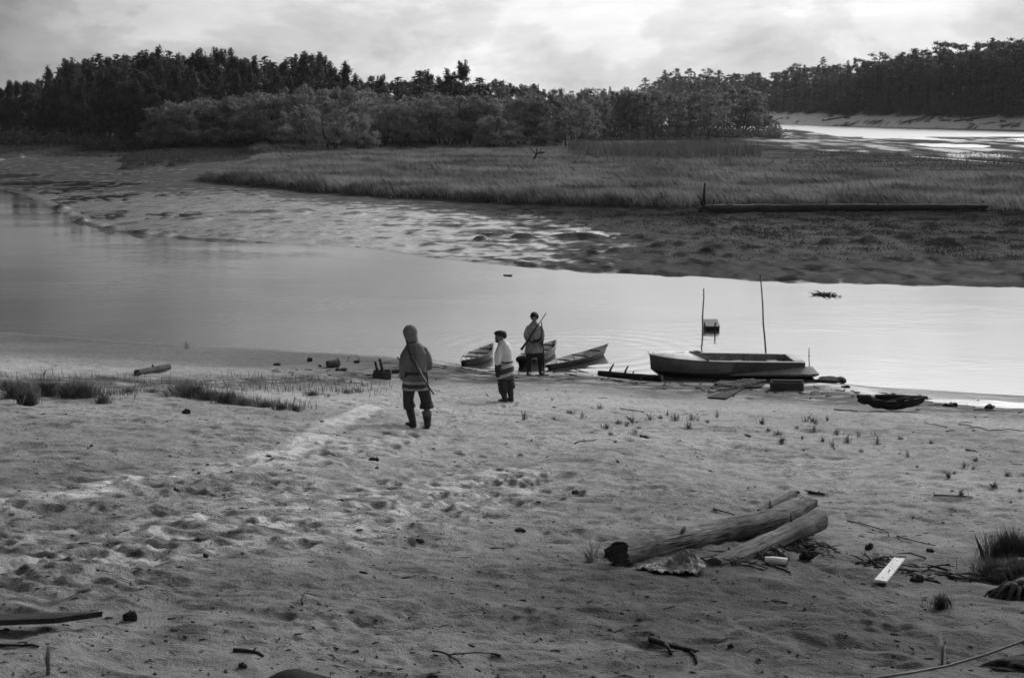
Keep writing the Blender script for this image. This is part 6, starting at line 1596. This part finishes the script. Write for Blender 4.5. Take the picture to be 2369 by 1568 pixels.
SPR = [(1405, 985), (1412, 1000), (1430, 975), (1450, 980), (1462, 972), (1478, 985), (1470, 995), (1545, 955), (1530, 962), (1565, 966), (1598, 965), (1615, 968), (1640, 972), (1425, 1018), (1500, 965), (1760, 975), (1775, 990), (1795, 1000), (1810, 1018), (1845, 985), (1855, 1010), (1880, 990), (1905, 1015), (1925, 1028), (1935, 1000), (1960, 1018), (1985, 1005), (2030, 1020), (2025, 1000), (1868, 970), (1890, 975), (1915, 968), (2100, 1050), (2120, 1075), (2150, 1020), (2195, 1098), (2205, 1090), (2230, 1075), (2250, 1080), (2200, 1130), (2220, 1140), (2300, 1120), (2330, 1095), (2355, 1130), (2260, 1060), (430, 800), (1210, 965), (1280, 965), (1345, 960), (1388, 940), (780, 900), (805, 905), (830, 902), (760, 912), (725, 908), (1990, 1040), (1590, 985), (1660, 960), (1320, 950), (2080, 1010)]
for i, (a, b_) in enumerate(SPR):
    tussock(a + random.uniform(-3, 3), b_ + 6, random.uniform(8, 30), random.uniform(9, 27), 'small dark sprout of grass growing out of the open sand', random.randint(16, 60), bw_=.005, name='grass_sprout', cat='grass sprout', group='sprouts of grass on the open sand', lean=.5)

# ---- eroded hummock with roots at the right edge, cable, half-buried things along the bottom
q = on(2345, 1385); r_ = thing('root_stump', 'black gnarled root stump under the grassy hummock at the right edge', 'stump', q); mb = MB(); rr = random.Random(51)
for i in range(30):
    an = rr.uniform(2.0, 5.6); L = rr.uniform(.10, .32); mb.tube([(.08, .12, .08), (.05 + math.cos(an) * L * .5, .05 + math.sin(an) * L * .4, .05 + rr.uniform(-.02, .07)), (math.cos(an) * L * .8, math.sin(an) * L * .6, rr.uniform(-.02, .05)), (math.cos(an + .3) * L, math.sin(an + .3) * L * .8, -.02)], [.030, .020, .012, .004], 7, noise=.3, seed=i)
mb.build('roots', M_dark, r_); mb = MB(); mb.tube([(.14, .20, -.02), (.11, .15, .06), (.07, .08, .09), (.03, .03, .07)], [.085, .075, .055, .03], 12, noise=.28, seed=3); mb.build('bole', M_dark, r_)
q = on(2350, 1345); mb = MB()
for i in range(46):
    a_ = rr.uniform(0, 6.28); d_ = rr.random() ** .5; mb.ell((.12 + math.cos(a_) * d_ * .36, .16 + math.sin(a_) * d_ * .30, .07 * (1 - d_ * d_) + rr.uniform(-.03, .03)), (rr.uniform(.03, .11), rr.uniform(.03, .11), rr.uniform(.03, .07)), 9, 6)
o = mb.skin('turf_hummock', mat('dark turf', .06, .95, .4, 14, bump=.9, bdist=.03), None, .012, 1); o.location = q; tfp = RNG.normal(0, .5, (1500, 2)) * [.36, .28] + [.12, .14]; tfz = hfun(tfp[:, 0] + q.x, tfp[:, 1] + q.y) - q.z + .07 * np.clip(1 - ((tfp[:, 0] - .12) / .42) ** 2 - ((tfp[:, 1] - .16) / .36) ** 2, 0, 1)
link('leaves', blades('leaves', np.column_stack([tfp, tfz - .01]), RNG.uniform(.05, .16, 1500), .006, .6, RNG), L_shore, o, smooth=False)
tag(o, 'crumbling dark turf hummock under the tussocks at the right edge', 'hummock')
r_ = thing('driftwood_heap', 'black heap of driftwood cut off by the lower right corner', 'driftwood', on(2345, 1550)); rr = random.Random(52)
for i in range(7):
    mb = MB(); an = rr.uniform(-.6, .6) + (math.pi if i % 2 else 0); p = Vector((rr.uniform(-.12, .2), rr.uniform(-.15, .12), .03)); d = Vector((math.cos(an), math.sin(an) * .6, rr.uniform(0, .25))) * rr.uniform(.15, .3); mb.tube([p - d * .5, p, p + d], [.03, .035, .012], 8, noise=.15, seed=i); mb.build('branch', M_dark, r_)
mb = MB(); mb.ell((.08, .0, .0), (.2, .16, .09), 12, 8); mb.build('bark', M_logd, r_)
c0, c1, c2 = [Vector((0, 0, HC)) + ray(a, b) * t for a, b, t in ((2030, 1567, 8.3), (2190, 1540, 8.5), (2369, 1481, 8.7))]
e0 = c0 + (c0 - c1) * 1.2; e0.z = gz(e0.x, e0.y) - .03; e1 = c2 + (c2 - c1) * 3.0; e1.z = c2.z + .2
r_ = thing('steel_cable', 'dark slack cable hanging across the lower right corner', 'cable', e0); pts = [e0, c0, (c0 + c1) / 2 - Vector((0, 0, .004)), c1, (c1 + c2) / 2 - Vector((0, 0, .01)), c2, (c2 + e1) / 2, e1]
mb = MB(); mb.tube([p - e0 for p in pts], .008, 8); mb.build('wire', M_iron, r_)
mb = MB(); mb.tube([e1 - e0 + Vector((0, 0, .25)), Vector((e1.x - e0.x, e1.y - e0.y, gz(e1.x, e1.y) - e0.z - .2))], [.05, .06], 10, noise=.05); mb.build('anchor_post', M_logd, r_)
q = on(690, 1578); k = mpp(q); r_ = thing('tyre_piece', 'dark curved piece of rubber half buried at the bottom edge', 'rubber piece', q, R(4)); prof = []
for i in range(15):
    t_ = i / 14; xx = (-75 + 150 * t_) * k; a_ = .022 + .022 * math.sin(math.pi * t_) + .008 * math.sin(6 * t_); prof.append([(xx, .12 * math.cos(th) * (.5 + .5 * math.sin(math.pi * (.08 + .84 * t_))), -.03 + a_ * (1.1 + .9 * math.sin(th))) for th in np.linspace(0, 6.2832, 13)[:-1]])
mb = MB(); mb.rings(prof); mb.build('tread', mat('perished rubber', .022, .9, .3, 14, spec=.08), r_, sharp=50)
mb = MB(); mb.tube([(-10 * k, -.125, .03), (15 * k, -.13, .055), (45 * k, -.12, .06)], [.012, .018, .010], 8); mb.build('bead', M_drift, r_)

# ---------------------------------------------------------------- thin summer haze over the whole place
hm = bpy.data.materials.new('thin haze'); hm.use_nodes = True; hm.node_tree.nodes.clear()
N = NT(hm.node_tree); vo = N.new('ShaderNodeVolumePrincipled'); vo.inputs['Density'].default_value = .000052; vo.inputs['Color'].default_value = (.95, .95, .95, 1); vo.inputs['Anisotropy'].default_value = .3
om = N.new('ShaderNodeOutputMaterial'); N.l.new(vo.outputs[0], om.inputs['Volume'])
mb = MB(); mb.box((0, 5000, 16.0), (24000, 14000, 44.0)); hz = mb.build('haze', hm, None, smooth=False); tag(hz, 'thin pale haze over the river and the far woods', 'haze', kind='stuff')
